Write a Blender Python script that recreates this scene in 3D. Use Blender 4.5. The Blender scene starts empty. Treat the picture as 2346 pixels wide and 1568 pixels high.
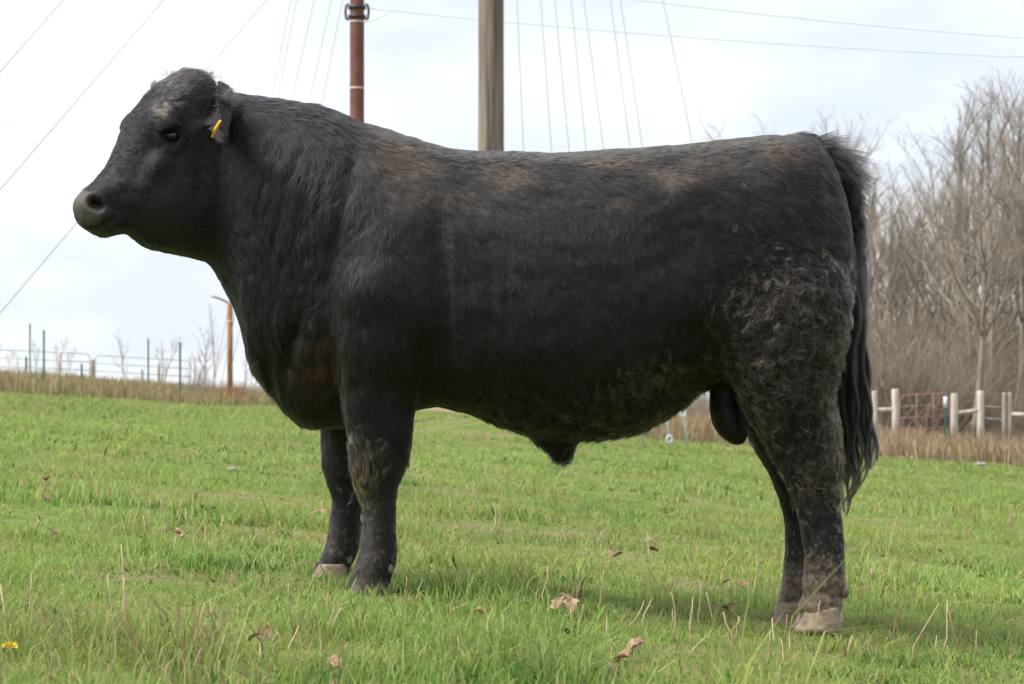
import bpy, bmesh, math, random
import numpy as np
from mathutils import Vector, Matrix
from mathutils.bvhtree import BVHTree

random.seed(7)
rng = np.random.default_rng(7)
R = math.radians
sc = bpy.context.scene

# ------------------------------------------------------------------ camera
# pixel constants are of the photograph scaled to 2346 px width
F, CX, HY, H = 5313.0, 1173.0, 924.0, 0.57
Y0 = 6.5                                   # distance of the bull's mid plane
cam_d = bpy.data.cameras.new('camera'); cam = bpy.data.objects.new('camera', cam_d)
sc.collection.objects.link(cam); sc.camera = cam
cam.location = (0, 0, H); cam.rotation_euler = (R(90), 0, 0)
cam_d.sensor_width = 22.3; cam_d.lens = F / 2346 * 22.3
cam_d.shift_y = (HY - 784) / 2346
cam_d.clip_start = 0.05; cam_d.clip_end = 5000
cam_d.dof.use_dof = True; cam_d.dof.focus_distance = 6.3; cam_d.dof.aperture_fstop = 6.3

# ------------------------------------------------------------------ world, sun, exposure
SUN_DIR = Vector((0.60, 0.20, -0.78)).normalized()       # the way the light travels
w = bpy.data.worlds.new('World'); sc.world = w; w.use_nodes = True
nt = w.node_tree; N = nt.nodes; L = nt.links
for n in list(N): N.remove(n)
out = N.new('ShaderNodeOutputWorld'); bg = N.new('ShaderNodeBackground'); L.new(bg.outputs[0], out.inputs[0])
sky = N.new('ShaderNodeTexSky'); sky.sky_type = 'NISHITA'; sky.sun_disc = False
sky.sun_elevation = math.asin(-SUN_DIR.z); sky.sun_rotation = math.atan2(-SUN_DIR.x, -SUN_DIR.y)
sk = N.new('ShaderNodeMixRGB'); sk.blend_type = 'MULTIPLY'; sk.inputs[0].default_value = 1
L.new(sky.outputs[0], sk.inputs[1]); sk.inputs[2].default_value = (.1, .1, .1, 1)
tc = N.new('ShaderNodeTexCoord'); mp = N.new('ShaderNodeMapping'); mp.inputs['Scale'].default_value = (5, 5, 14)
L.new(tc.outputs['Generated'], mp.inputs[0])
no = N.new('ShaderNodeTexNoise'); no.inputs['Scale'].default_value = 1.1; no.inputs['Detail'].default_value = 5; no.inputs['Roughness'].default_value = .5
L.new(mp.outputs[0], no.inputs[0])
cr = N.new('ShaderNodeValToRGB'); cr.color_ramp.elements[0].position = .36; cr.color_ramp.elements[1].position = .64
cr.color_ramp.elements[0].color = (.316, .340, .382, 1); cr.color_ramp.elements[1].color = (.438, .443, .452, 1)
L.new(no.outputs[0], cr.inputs[0])
mx = N.new('ShaderNodeMixRGB'); mx.inputs[0].default_value = .94
L.new(sk.outputs[0], mx.inputs[1]); L.new(cr.outputs[0], mx.inputs[2]); L.new(mx.outputs[0], bg.inputs[0])
bg.inputs[1].default_value = 1.0
sun_d = bpy.data.lights.new('sun', 'SUN'); sun = bpy.data.objects.new('sun', sun_d); sc.collection.objects.link(sun)
sun_d.energy = 2.1; sun_d.angle = R(34); sun_d.color = (1, .95, .87)
sun.rotation_euler = SUN_DIR.to_track_quat('-Z', 'Y').to_euler()
sc.view_settings.view_transform = 'Standard'; sc.view_settings.look = 'None'
sc.view_settings.gamma = 1; sc.view_settings.exposure = 1.42
sc.render.engine = 'CYCLES'
sc.cycles.max_bounces = 6; sc.cycles.transparent_max_bounces = 8
try: sc.cycles_curves.shape = 'RIBBONS'
except Exception: pass

# ------------------------------------------------------------------ helpers
C = sc.collection
def hash3(ix, iy, iz, seed):
    h = (ix.astype(np.int64) * 374761393 + iy.astype(np.int64) * 668265263 + iz.astype(np.int64) * 2147483647 + seed * 974711) & 0xffffffff
    h = ((h ^ (h >> 13)) * 1274126177) & 0xffffffff
    h = h ^ (h >> 16)
    return (h & 0xffffff) / float(0xffffff)
def vnoise(p, seed=0):
    p = np.asarray(p, float); i = np.floor(p).astype(np.int64); f = p - i; f = f * f * (3 - 2 * f)
    r = np.zeros(len(p))
    for dx in (0, 1):
        for dy in (0, 1):
            for dz in (0, 1):
                wt = (f[:, 0] if dx else 1 - f[:, 0]) * (f[:, 1] if dy else 1 - f[:, 1]) * (f[:, 2] if dz else 1 - f[:, 2])
                r += wt * hash3(i[:, 0] + dx, i[:, 1] + dy, i[:, 2] + dz, seed)
    return r                                   # 0..1
def fbm(p, seed=0, o=3):
    p = np.asarray(p, float); r = 0; a = .5; t = 0
    for k in range(o):
        r = r + a * vnoise(p * 2 ** k, seed + k); t += a; a *= .5
    return r / t
def sstep(a, b, x):
    t = np.clip((np.asarray(x, float) - a) / (b - a), 0, 1); return t * t * (3 - 2 * t)

def gz(x, y):
    """height of the ground"""
    x = np.asarray(x, float); y = np.asarray(y, float)
    xs = 60 * np.tanh(x / 60)
    z = -0.0725 * xs
    z = z + 0.030 * np.exp(-((x + .45) ** 2 + (y - 6.5) ** 2) / .9 ** 2)
    z = z + .38 * np.exp(-((x + .25) / 1.5) ** 2 - ((y - 31) / 3.2) ** 2)
    p = np.stack([x.ravel(), y.ravel(), np.zeros(x.size)], 1)
    z = z + ((vnoise(p * 1.3, 50) - .5) * .030 + (vnoise(p * .22, 51) - .5) * .10 * np.minimum(1, y.ravel() / 25)).reshape(x.shape) * (y > 3)
    left = 1 - sstep(2, 12, x)
    z = z - left * .05 * np.maximum(0, np.minimum(y, 800) - 95 - 60 * sstep(-.11, -.06, x / np.maximum(y, 1))) - (1 - left) * .03 * np.maximum(0, np.minimum(y, 900) - 170)
    return z
def P(px, py, Y=Y0): return np.array(((px - CX) / F * Y, Y, H + (HY - py) / F * Y))
def at_dist(px, Y):                            # the ground point under image column px at distance Y
    x = (px - CX) / F * Y; return np.array((x, Y, float(gz(x, Y))))
def ground_hit(px, py):
    lo, hi = 3.0, 90.0
    for _ in range(50):
        m = (lo + hi) / 2; p = P(px, py, m)
        if p[2] > gz(p[0], p[1]): lo = m
        else: hi = m
    return at_dist(px, lo)

def tag(o, label=None, cat=None, group=None, kind=None):
    if label: o['label'] = label
    if cat: o['category'] = cat
    if group: o['group'] = group
    if kind: o['kind'] = kind
    return o
def empty(name, loc, label=None, cat=None, group=None):
    o = bpy.data.objects.new(name, None); C.objects.link(o); o.location = [float(v) for v in loc]; o.empty_display_size = .1
    return tag(o, label, cat, group)
def mesh_np(name, V, faces=None, quads=None, tris=None, smooth=True):
    me = bpy.data.meshes.new(name); V = np.asarray(V, np.float32)
    if faces is not None:
        me.from_pydata([tuple(map(float, v)) for v in V], [], faces)
    else:
        loops = []; starts = []; n = 0
        if quads is not None and len(quads):
            q = np.asarray(quads, np.int32); loops.append(q.ravel()); starts.append(n + 4 * np.arange(len(q))); n += q.size
        if tris is not None and len(tris):
            t = np.asarray(tris, np.int32); loops.append(t.ravel()); starts.append(n + 3 * np.arange(len(t))); n += t.size
        loops = np.concatenate(loops); starts = np.concatenate(starts)
        me.vertices.add(len(V)); me.vertices.foreach_set('co', V.ravel())
        me.loops.add(len(loops)); me.loops.foreach_set('vertex_index', loops)
        me.polygons.add(len(starts)); me.polygons.foreach_set('loop_start', starts.astype(np.int32))
        me.update(calc_edges=True)
    if smooth and len(me.polygons): me.polygons.foreach_set('use_smooth', np.ones(len(me.polygons), bool))
    me.update(); return me
def ob(name, me, mat=None, parent=None, loc=None):
    o = bpy.data.objects.new(name, me); C.objects.link(o)
    if mat is not None and not me.materials: me.materials.append(mat)
    if parent is not None: o.parent = parent
    if loc is not None: o.location = [float(v) for v in loc]
    return o
class MB:
    """collects closed shapes into one mesh"""
    def __init__(s): s.v = []; s.f = []
    def add(s, v, f):
        n = len(s.v); s.v += [tuple(map(float, q)) for q in v]; s.f += [tuple(i + n for i in q) for q in f]
    def tube(s, pts, rad, n=8, cap=True, wob=0):
        pts = [Vector(p) for p in pts]
        rad = [rad] * len(pts) if np.isscalar(rad) else rad
        vs = []; fs = []; ref = None
        for i, p in enumerate(pts):
            d = (pts[min(i + 1, len(pts) - 1)] - pts[max(i - 1, 0)]).normalized()
            if ref is None: ref = d.orthogonal().normalized()
            ref = (ref - d * ref.dot(d)); ref = ref.normalized() if ref.length > 1e-6 else d.orthogonal().normalized()
            b = d.cross(ref)
            for k in range(n):
                a = 2 * math.pi * k / n; rr = rad[i] * (1 + (random.uniform(-wob, wob) if wob else 0))
                vs.append(p + (ref * math.cos(a) + b * math.sin(a)) * rr)
        for i in range(len(pts) - 1):
            for k in range(n):
                fs.append((i * n + k, i * n + (k + 1) % n, (i + 1) * n + (k + 1) % n, (i + 1) * n + k))
        if cap:
            fs.append(tuple(range(n - 1, -1, -1))); fs.append(tuple(range((len(pts) - 1) * n, len(pts) * n)))
        s.add(vs, fs)
    def box(s, c, size, rz=0):
        x, y, z = [q / 2 for q in size]; v = []
        for dx, dy, dz in ((-1,-1,-1),(1,-1,-1),(1,1,-1),(-1,1,-1),(-1,-1,1),(1,-1,1),(1,1,1),(-1,1,1)):
            a, b = dx * x, dy * y
            v.append((c[0] + a * math.cos(rz) - b * math.sin(rz), c[1] + a * math.sin(rz) + b * math.cos(rz), c[2] + dz * z))
        s.add(v, [(0,3,2,1),(4,5,6,7),(0,1,5,4),(1,2,6,5),(2,3,7,6),(3,0,4,7)])
    def rings(s, rings, cap=True):
        n = len(rings[0]); v = [p for r in rings for p in r]; f = []
        for i in range(len(rings) - 1):
            for k in range(n): f.append((i * n + k, i * n + (k + 1) % n, (i + 1) * n + (k + 1) % n, (i + 1) * n + k))
        if cap:
            m = len(v); v = v + [np.mean(rings[0], 0), np.mean(rings[-1], 0)]; e = (len(rings) - 1) * n
            for k in range(n):
                f.append((m, (k + 1) % n, k)); f.append((m + 1, e + k, e + (k + 1) % n))
        s.add(v, f)
    def mesh(s, name, smooth=True): return mesh_np(name, s.v, faces=s.f, smooth=smooth)
    def build(s, name, mat, parent=None, smooth=True, loc=None): return ob(name, s.mesh(name, smooth), mat, parent, loc)

# ------------------------------------------------------------------ materials
def mat(name, col, rough=.7, metal=0, spec=.4):
    m = bpy.data.materials.new(name); m.use_nodes = True
    b = m.node_tree.nodes['Principled BSDF']; b.inputs['Base Color'].default_value = (*col, 1)
    b.inputs['Roughness'].default_value = rough; b.inputs['Metallic'].default_value = metal
    b.inputs['Specular IOR Level'].default_value = spec
    return m
def noisy(name, cols, scale=(4, 4, 4), rough=.8, detail=5, bump=.0, bscale=None, pos=(.35, .5, .65), metal=0, spec=.35):
    m = mat(name, cols[0], rough, metal, spec); t = m.node_tree; b = t.nodes['Principled BSDF']
    co = t.nodes.new('ShaderNodeTexCoord'); mpn = t.nodes.new('ShaderNodeMapping'); mpn.inputs['Scale'].default_value = scale
    t.links.new(co.outputs['Object'], mpn.inputs[0])
    nz = t.nodes.new('ShaderNodeTexNoise'); nz.inputs['Scale'].default_value = 1; nz.inputs['Detail'].default_value = detail; nz.inputs['Roughness'].default_value = .6
    t.links.new(mpn.outputs[0], nz.inputs[0])
    r = t.nodes.new('ShaderNodeValToRGB'); e = r.color_ramp.elements
    e[0].position = pos[0]; e[0].color = (*cols[0], 1); e[1].position = pos[-1]; e[1].color = (*cols[-1], 1)
    if len(cols) > 2: q = e.new(pos[1]); q.color = (*cols[1], 1)
    t.links.new(nz.outputs[0], r.inputs[0]); t.links.new(r.outputs[0], b.inputs['Base Color'])
    if bump:
        bp = t.nodes.new('ShaderNodeBump'); bp.inputs['Strength'].default_value = bump; bp.inputs['Distance'].default_value = .02
        t.links.new(nz.outputs[0], bp.inputs['Height']); t.links.new(bp.outputs[0], b.inputs['Normal'])
    return m
def attr_mat(name, attr, rough=.6, trans=0.0, spec=.3, bump=0, bscale=400):
    m = mat(name, (.1, .1, .1), rough, 0, spec); t = m.node_tree; b = t.nodes['Principled BSDF']
    a = t.nodes.new('ShaderNodeAttribute'); a.attribute_name = attr
    t.links.new(a.outputs['Color'], b.inputs['Base Color'])
    if trans:
        o = t.nodes['Material Output']; tr = t.nodes.new('ShaderNodeBsdfTranslucent'); mi = t.nodes.new('ShaderNodeMixShader')
        mi.inputs[0].default_value = trans; t.links.new(a.outputs['Color'], tr.inputs[0])
        t.links.new(b.outputs[0], mi.inputs[1]); t.links.new(tr.outputs[0], mi.inputs[2]); t.links.new(mi.outputs[0], o.inputs[0])
    if bump:
        nz = t.nodes.new('ShaderNodeTexNoise'); nz.inputs['Scale'].default_value = bscale; nz.inputs['Detail'].default_value = 3
        co = t.nodes.new('ShaderNodeTexCoord'); t.links.new(co.outputs['Object'], nz.inputs[0])
        bp = t.nodes.new('ShaderNodeBump'); bp.inputs['Strength'].default_value = bump; bp.inputs['Distance'].default_value = .003
        t.links.new(nz.outputs[0], bp.inputs['Height']); t.links.new(bp.outputs[0], b.inputs['Normal'])
    return m
M = {}
M['blade'] = attr_mat('grass_blade', 'col', .6, .45, .15)
M['weed'] = attr_mat('dry_weed', 'col', .8, .25, .1)
M['straw'] = noisy('straw', ((.38, .30, .175), (.50, .41, .26), (.33, .25, .14)), (40, 40, 40), .7)
M['leaf'] = noisy('dead_leaf', ((.20, .115, .072), (.31, .20, .135), (.39, .29, .21)), (25, 25, 25), .75, bump=.3)
M['darkleaf'] = noisy('dark_dead_leaf', ((.10, .055, .03), (.16, .09, .05), (.22, .13, .08)), (30, 30, 30), .75, bump=.3)
M['wood'] = noisy('pole_wood', ((.090, .076, .070), (.185, .142, .116), (.245, .195, .163)), (11, 11, .55), .85, 9, .6, pos=(.38, .49, .60))
M['rust'] = noisy('rusty_steel', ((.115, .045, .040), (.155, .062, .053), (.19, .082, .068)), (5, 5, 3), .75, 6, .1)
M['rustpost'] = noisy('rusty_post', ((.16, .085, .045), (.24, .12, .065), (.30, .17, .10)), (6, 6, 3), .85, 6, .1)
M['clamp'] = mat('dark_clamp', (.06, .05, .055), .5, .6)
M['band'] = mat('pale_band', (.55, .52, .48), .5, .2)
M['wire'] = mat('galvanised_wire', (.72, .76, .80), .6, .0)
M['cable'] = mat('dull_cable', (.50, .53, .57), .6)
M['guard'] = noisy('pale_guard', ((.58, .62, .66), (.66, .70, .73)), (3, 3, 8), .5)
M['green'] = noisy('green_post', ((.03, .12, .10), (.05, .17, .135)), (20, 20, 4), .6)
M['gate'] = noisy('weathered_green_gate', ((.34, .42, .40), (.44, .50, .48)), (3, 3, 3), .6)
M['red'] = noisy('red_gate', ((.30, .135, .122), (.35, .18, .16)), (4, 4, 4), .6)
M['white'] = noisy('pale_wood', ((.34, .30, .25), (.50, .455, .39), (.58, .535, .46)), (8, 8, 2), .85, 6, .2)
M['greywood'] = noisy('grey_wood', ((.22, .18, .15), (.32, .27, .23), (.38, .33, .28)), (10, 10, 2), .9, 6, .3)
M['bark'] = noisy('bark', ((.16, .138, .112), (.225, .198, .162), (.29, .255, .21)), (3, 3, 1.2), .95, 6, .3)  # bark, twig and brush paled: glare over far trees put into the colour
M['twig'] = noisy('twig_bark', ((.235, .205, .17), (.31, .275, .228)), (1, 1, 1), .95, 3)
M['brush'] = noisy('brush_twig', ((.19, .16, .122), (.285, .24, .185), (.235, .208, .152)), (1.2, 1.2, 1.2), .95, 3)
M['rustshrub'] = noisy('rusty_shrub', ((.30, .13, .06), (.40, .20, .10)), (8, 8, 8), .9)
M['stone'] = noisy('pale_stone', ((.24, .22, .18), (.36, .33, .28)), (8, 8, 8), .9, bump=.3)
M['yellow'] = noisy('yellow_petal', ((.80, .50, .01), (.85, .62, .03)), (60, 60, 60), .6)
M['stem'] = mat('green_stem', (.12, .2, .05), .6)
M['hoof'] = noisy('hoof_horn', ((.19, .14, .10), (.30, .23, .165), (.38, .30, .215)), (26, 26, 40), .75, 6, .4)
M['darkhoof'] = noisy('grassy_hoof', ((.09, .078, .065), (.16, .135, .105), (.21, .18, .135)), (30, 30, 30), .75, 6, .4)
M['eye'] = mat('eyeball', (.004, .0035, .0035), .04, 0, .5)
M['tag'] = mat('tag_plastic', (.80, .42, .02), .45)

def ground_mat():
    m = mat('pasture_soil', (.1, .1, .05), .95, 0, .1); t = m.node_tree; b = t.nodes['Principled BSDF']
    co = t.nodes.new('ShaderNodeTexCoord')
    def nz(s, d=4):
        q = t.nodes.new('ShaderNodeTexNoise'); q.inputs['Scale'].default_value = s; q.inputs['Detail'].default_value = d; q.inputs['Roughness'].default_value = .6
        t.links.new(co.outputs['Object'], q.inputs[0]); return q
    def ramp(src, els):
        r = t.nodes.new('ShaderNodeValToRGB'); e = r.color_ramp.elements
        e[0].position, e[0].color = els[0][0], (*els[0][1], 1); e[1].position, e[1].color = els[-1][0], (*els[-1][1], 1)
        for p_, c_ in els[1:-1]: q = e.new(p_); q.color = (*c_, 1)
        t.links.new(src, r.inputs[0]); return r
    g = ramp(nz(6, 6).outputs[0], [(.3, (.08, .115, .025)), (.5, (.125, .18, .04)), (.68, (.17, .175, .06))])
    soil = ramp(nz(30, 4).outputs[0], [(.35, (.17, .125, .075)), (.65, (.25, .21, .11))])
    d = ramp(nz(2.2, 5).outputs[0], [(.35, (.20, .15, .085)), (.6, (.29, .225, .14))])
    rg = t.nodes.new('ShaderNodeAttribute'); rg.attribute_name = 'dry'
    pm = ramp(nz(1.5, 4).outputs[0], [(.50, (0, 0, 0)), (.62, (.8, .8, .8))]); m2 = t.nodes.new('ShaderNodeMixRGB'); t.links.new(pm.outputs[0], m2.inputs[0]); t.links.new(g.outputs[0], m2.inputs[1]); t.links.new(soil.outputs[0], m2.inputs[2]); g = m2
    mi = t.nodes.new('ShaderNodeMixRGB'); t.links.new(rg.outputs['Fac'], mi.inputs[0]); t.links.new(g.outputs[0], mi.inputs[1]); t.links.new(d.outputs[0], mi.inputs[2])
    t.links.new(mi.outputs[0], b.inputs['Base Color'])
    bp = t.nodes.new('ShaderNodeBump'); bp.inputs['Strength'].default_value = .6; bp.inputs['Distance'].default_value = .03
    t.links.new(nz(18, 5).outputs[0], bp.inputs['Height']); t.links.new(bp.outputs[0], b.inputs['Normal'])
    return m
M['ground'] = ground_mat()

# ------------------------------------------------------------------ ground
def axis(n, a, far):                                         # fine near zero, coarse far away
    t = np.linspace(0, 1, n); return a * np.sinh(t * np.arcsinh(far / a))
xp = axis(110, 2.2, 1500.); xs_ = np.concatenate([-xp[:0:-1], xp])
ys_ = np.concatenate([-axis(30, 3, 600.)[:0:-1], axis(190, 5., 2500.)])
GX, GY = np.meshgrid(xs_, ys_); GZ = gz(GX, GY); nx = len(xs_); ny = len(ys_)
V = np.stack([GX.ravel(), GY.ravel(), GZ.ravel()], 1)
i, j = np.meshgrid(np.arange(nx - 1), np.arange(ny - 1)); q = (j * nx + i).ravel()
ground = ob('ground', mesh_np('ground', V, quads=np.stack([q, q + 1, q + 1 + nx, q + nx], 1)), M['ground'])
tag(ground, 'sloping green pasture ground', 'ground', kind='structure')

# ------------------------------------------------------------------ blades (grass, weeds)
def blades(name, x, y, h, wd, lean, cols, material, bend=.5, sink=.01):
    n = len(x); z = gz(x, y) - sink
    az = rng.uniform(0, 2 * np.pi, n); la = rng.uniform(0, 2 * np.pi, n)
    d = np.stack([np.cos(la) * lean * h, np.sin(la) * lean * h], 1)
    sx = np.cos(az) * wd / 2; sy = np.sin(az) * wd / 2
    V = np.zeros((n, 5, 3), np.float32)
    for k, s in ((0, -1), (1, 1)):
        V[:, k, 0] = x + s * sx; V[:, k, 1] = y + s * sy; V[:, k, 2] = z
        V[:, 2 + k, 0] = x + s * sx * .75 + d[:, 0] * bend * .55; V[:, 2 + k, 1] = y + s * sy * .75 + d[:, 1] * bend * .55; V[:, 2 + k, 2] = z + h * .58
    V[:, 4, 0] = x + d[:, 0]; V[:, 4, 1] = y + d[:, 1]; V[:, 4, 2] = z + h * np.sqrt(np.maximum(.15, 1 - (lean * .7) ** 2))
    b = np.arange(n)[:, None] * 5
    me = mesh_np(name, V.reshape(-1, 3), quads=np.concatenate([b, b + 1, b + 3, b + 2], 1), tris=np.concatenate([b + 2, b + 3, b + 4], 1), smooth=False)
    a = me.attributes.new('col', 'FLOAT_COLOR', 'POINT')
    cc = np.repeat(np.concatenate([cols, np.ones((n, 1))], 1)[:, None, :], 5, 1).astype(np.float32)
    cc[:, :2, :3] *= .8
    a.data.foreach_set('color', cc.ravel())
    return ob(name, me, material)
def p3(x, y): return np.stack([x, y, np.zeros_like(x)], 1)
def edge(x, y): return 52 + (fbm(p3(x * .35, x * 0 + 3), 9) - .5) * 9 + .06 * x + 44 * np.exp(-((x / np.maximum(y, 1) + .045) / .055) ** 2)
dr = sstep(-3, 2, V[:, 1] - edge(V[:, 0], V[:, 1])); at_ = ground.data.attributes.new('dry', 'FLOAT', 'POINT'); at_.data.foreach_set('value', dr.astype(np.float32))
gx = []; gy = []; gh = []; gw = []; gl = []; gc = []
for ya, yb, per, ws, hs in ((3.4, 7.6, 6200, 1, 1), (7.6, 15, 2000, 1.5, 1.0), (15, 32, 430, 2.8, 1.05), (32, 63, 130, 5, 1.15), (63, 98, 34, 8, 1.2)):
    m0 = 1.3 + .06 * ya
    n = int(per * (yb - ya) * (.4416 * (ya + yb) / 2 + 2 * m0))
    yy = rng.uniform(ya, yb, n); xx = rng.uniform(-1, 1, n) * (.2208 * yy + m0)
    keep = rng.random(n) < (.12 + 1.25 * fbm(p3(xx * 3.1, yy * 3.1), 3)) * (.35 + .65 * sstep(.25, .42, fbm(p3(xx * 1.6, yy * 2.0), 77)))
    if yb > 50: keep &= yy < edge(xx, yy)
    xx, yy = xx[keep], yy[keep]; n = len(xx)
    cl = fbm(p3(xx * 2.2, yy * 2.2), 11); big = fbm(p3(xx * .45, yy * .45), 21)
    tf = fbm(p3(xx * 4.5, yy * 4.5), 15); h = (.016 + .050 * cl ** 1.8 * 1.5 + .075 * sstep(.56, .74, tf) * cl) * rng.uniform(.6, 1.35, n) * hs
    h *= 1 + .75 * (1 - sstep(4.4, 5.6, yy))
    # trampled, shorter around the hooves
    for fx, fy in ((.80, 6.28), (.75, 6.58), (-.60, 6.56)):
        h *= 1 - .55 * np.exp(-((xx - fx) ** 2 + (yy - fy) ** 2) / .16 ** 2)
    tall = rng.random(n) < .03; h[tall] *= 1.8
    u = rng.random(n)[:, None]; v = rng.random(n)
    c = (1 - u) * np.array((.205, .312, .072)) + u * np.array((.365, .470, .150))
    c *= (.62 + .50 * big + .28 * fbm(p3(xx * 1.7, yy * 1.7), 25))[:, None]
    yel = (sstep(.48, .75, fbm(p3(xx * 1.1, yy * 1.1), 31)) * .55)[:, None]
    c = c * (1 - yel) + yel * np.array((.37, .39, .115))
    st = v < (.05 + .24 * sstep(.58, .74, fbm(p3(xx * .9, yy * 1.4), 41)) + .10 * sstep(30, 55, yy))
    c[st] = np.array((.46, .37, .20)) * rng.uniform(.6, 1.15, (st.sum(), 1))
    br = v > .985; c[br] = np.array((.17, .10, .055)) * rng.uniform(.7, 1.3, (br.sum(), 1))
    clo = (rng.random(n) < .30 * sstep(.52, .66, fbm(p3(xx * 1.3, yy * 1.3), 91))); h[clo] *= .6; c[clo] = np.array((.12, .24, .05)) * rng.uniform(.7, 1.3, (clo.sum(), 1)); wk = np.where(clo, 2.3, 1.0)
    gx.append(xx); gy.append(yy); gh.append(h); gw.append(rng.uniform(.0022, .0062, n) * ws * wk); gl.append(rng.uniform(.15, 1.25, n)); gc.append(c)
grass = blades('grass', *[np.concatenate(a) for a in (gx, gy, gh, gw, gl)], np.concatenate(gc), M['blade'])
tag(grass, 'short bright green pasture grass with straw mixed in', 'grass', kind='stuff')

# tall dry weeds along the fences
def weeds(name, n, ya, yb, xa, xb, ha, hb, wd, pal, label):
    yy = rng.uniform(ya, yb, n); xx = rng.uniform(xa, xb, n) * yy
    keep = (rng.random(n) < .25 + 1.1 * fbm(p3(xx * .9, yy * .5), 61)) & (yy > edge(xx, yy) - 2.5 + rng.normal(0, 1.2, n))
    xx, yy = xx[keep], yy[keep]; n = len(xx)
    h = (ha + (hb - ha) * fbm(p3(xx * .8, yy * .6), 71)) * rng.uniform(.35, 1.15, n)
    pi = np.array(pal); c = pi[rng.integers(0, len(pi), n)] * rng.uniform(.7, 1.2, (n, 1))
    o = blades(name, xx, yy, h, rng.uniform(.6, 1.4, n) * wd, rng.uniform(.05, .6, n), c, M['weed'])
    return tag(o, label, 'weeds', kind='stuff')
weeds('dry_weeds', 52000, 47, 84, .03, .29, .25, .95, .028, ((.33, .25, .16), (.40, .31, .20), (.29, .20, .12), (.27, .24, .12), (.44, .35, .25)), 'tall tan dry weeds along the pale board fence')
weeds('dry_meadow', 44000, 47, 93, -.29, -.06, .14, .72, .030, ((.34, .26, .16), (.40, .31, .20), (.26, .26, .11), (.22, .25, .09), (.42, .30, .21)), 'low brown dry grass in front of the pipe gates')

# ------------------------------------------------------------------ the bull
bull = empty('bull', (0.2, Y0, float(gz(0.2, Y0))), 'large black bull standing side-on in the pasture with yellow ear tag', 'bull')
ORG = np.array(bull.location)
def superring(T, B, lat, wd, cf=.5, eu=.85, el=.85, ew=.85, n=44):
    T = np.asarray(T, float); B = np.asarray(B, float); lat = np.asarray(lat, float); c0 = T + (B - T) * cf; r = []
    for k in range(n):
        a = 2 * math.pi * k / n; c = math.cos(a); s = math.sin(a)
        v = (T - c0) * abs(c) ** eu if c >= 0 else (B - c0) * abs(c) ** el
        r.append(c0 + v + lat * wd * math.copysign(abs(s) ** ew, s))
    return r
LAT = (0, -1, 0)
top_l = [(478,205),(500,208),(535,215),(600,228),(660,237),(720,243),(780,264),(825,285),(870,299),(930,317),(990,337),(1060,350),(1150,354),(1250,354),(1350,351),(1450,346),(1550,338),(1650,328),(1750,318),(1850,316),(1890,356),(1920,425),(1938,520),(1946,620)]
bot_l = [(478,606),(500,634),(520,674),(545,720),(558,764),(575,840),(600,878),(635,920),(655,946),(680,970),(710,980),(760,982),(850,968),(950,940),(990,932),(1050,942),(1120,963),(1180,983),(1240,1000),(1310,1008),(1370,1003),(1430,996),(1480,983),(1530,948),(1580,910),(1620,880),(1680,872),(1750,870),(1850,820),(1900,770),(1930,730),(1946,700)]
tx, tz = zip(*top_l); bx_, bz = zip(*bot_l)
wst = [(478,.105,380),(520,.145,395),(560,.175,420),(600,.200,450),(680,.235,500),(760,.262,560),(850,.290,610),(950,.312,640),(1050,.325,660),(1200,.345,690),(1350,.352,700),(1450,.345,680),(1550,.328,620),(1650,.315,570),(1750,.305,560),(1850,.272,570),(1900,.225,580),(1930,.17,610),(1946,.10,650)]
body = MB(); rings = []
for px in [478,490,505,520,535,548,558,566,575,587,600,617,635,655,680,710,740,780,820,860,900,950,1000,1050,1100,1150,1200,1250,1300,1350,1400,1450,1500,1550,1600,1650,1700,1750,1800,1850,1880,1905,1925,1938,1946]:
    t = np.interp(px, tx, tz); b = np.interp(px, bx_, bz)
    wd = np.interp(px, [q[0] for q in wst], [q[1] for q in wst]); zc = np.interp(px, [q[0] for q in wst], [q[2] for q in wst])
    el = np.interp(px, [478, 560, 650, 740, 900, 1300, 1600], [.95, 1.25, 1.35, 1.05, .95, .95, 1.0])
    ewl = .85
    rings.append(superring(P(px, t), P(px, b), LAT, wd, (zc - t) / (b - t), .80, el, ewl))
body.rings(rings)
def leg(st, n=28):
    rs = []
    for py, xl, xr, yc, wy in st:
        Y = Y0 + yc; a = P(xl, py, Y); b = P(xr, py, Y); c = (a + b) / 2; rx = (b[0] - a[0]) / 2; r = []
        for k in range(n):
            t = 2 * math.pi * k / n; cc, s = math.cos(t), math.sin(t)
            r.append(c + np.array((rx * math.copysign(abs(cc) ** .9, cc), wy * math.copysign(abs(s) ** .9, s), 0)))
        rs.append(r)
    body.rings(rs)
leg([(560,1700,1925,-.12,.12),(620,1680,1942,-.145,.145),(680,1665,1947,-.155,.152),(740,1655,1944,-.16,.152),(800,1660,1931,-.165,.143),(850,1672,1917,-.168,.13),(900,1690,1906,-.178,.112),(950,1712,1914,-.173,.096),(1000,1742,1927,-.168,.083),(1050,1770,1931,-.165,.075),(1100,1795,1927,-.163,.066),(1150,1818,1925,-.162,.057),(1200,1833,1927,-.162,.052),(1250,1840,1933,-.162,.051),(1300,1842,1937,-.162,.056),(1335,1838,1940,-.162,.062),(1360,1840,1932,-.162,.055),(1383,1830,1929,-.162,.064),(1398,1829,1926,-.162,.064),(1414,1840,1918,-.162,.054)])
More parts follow.
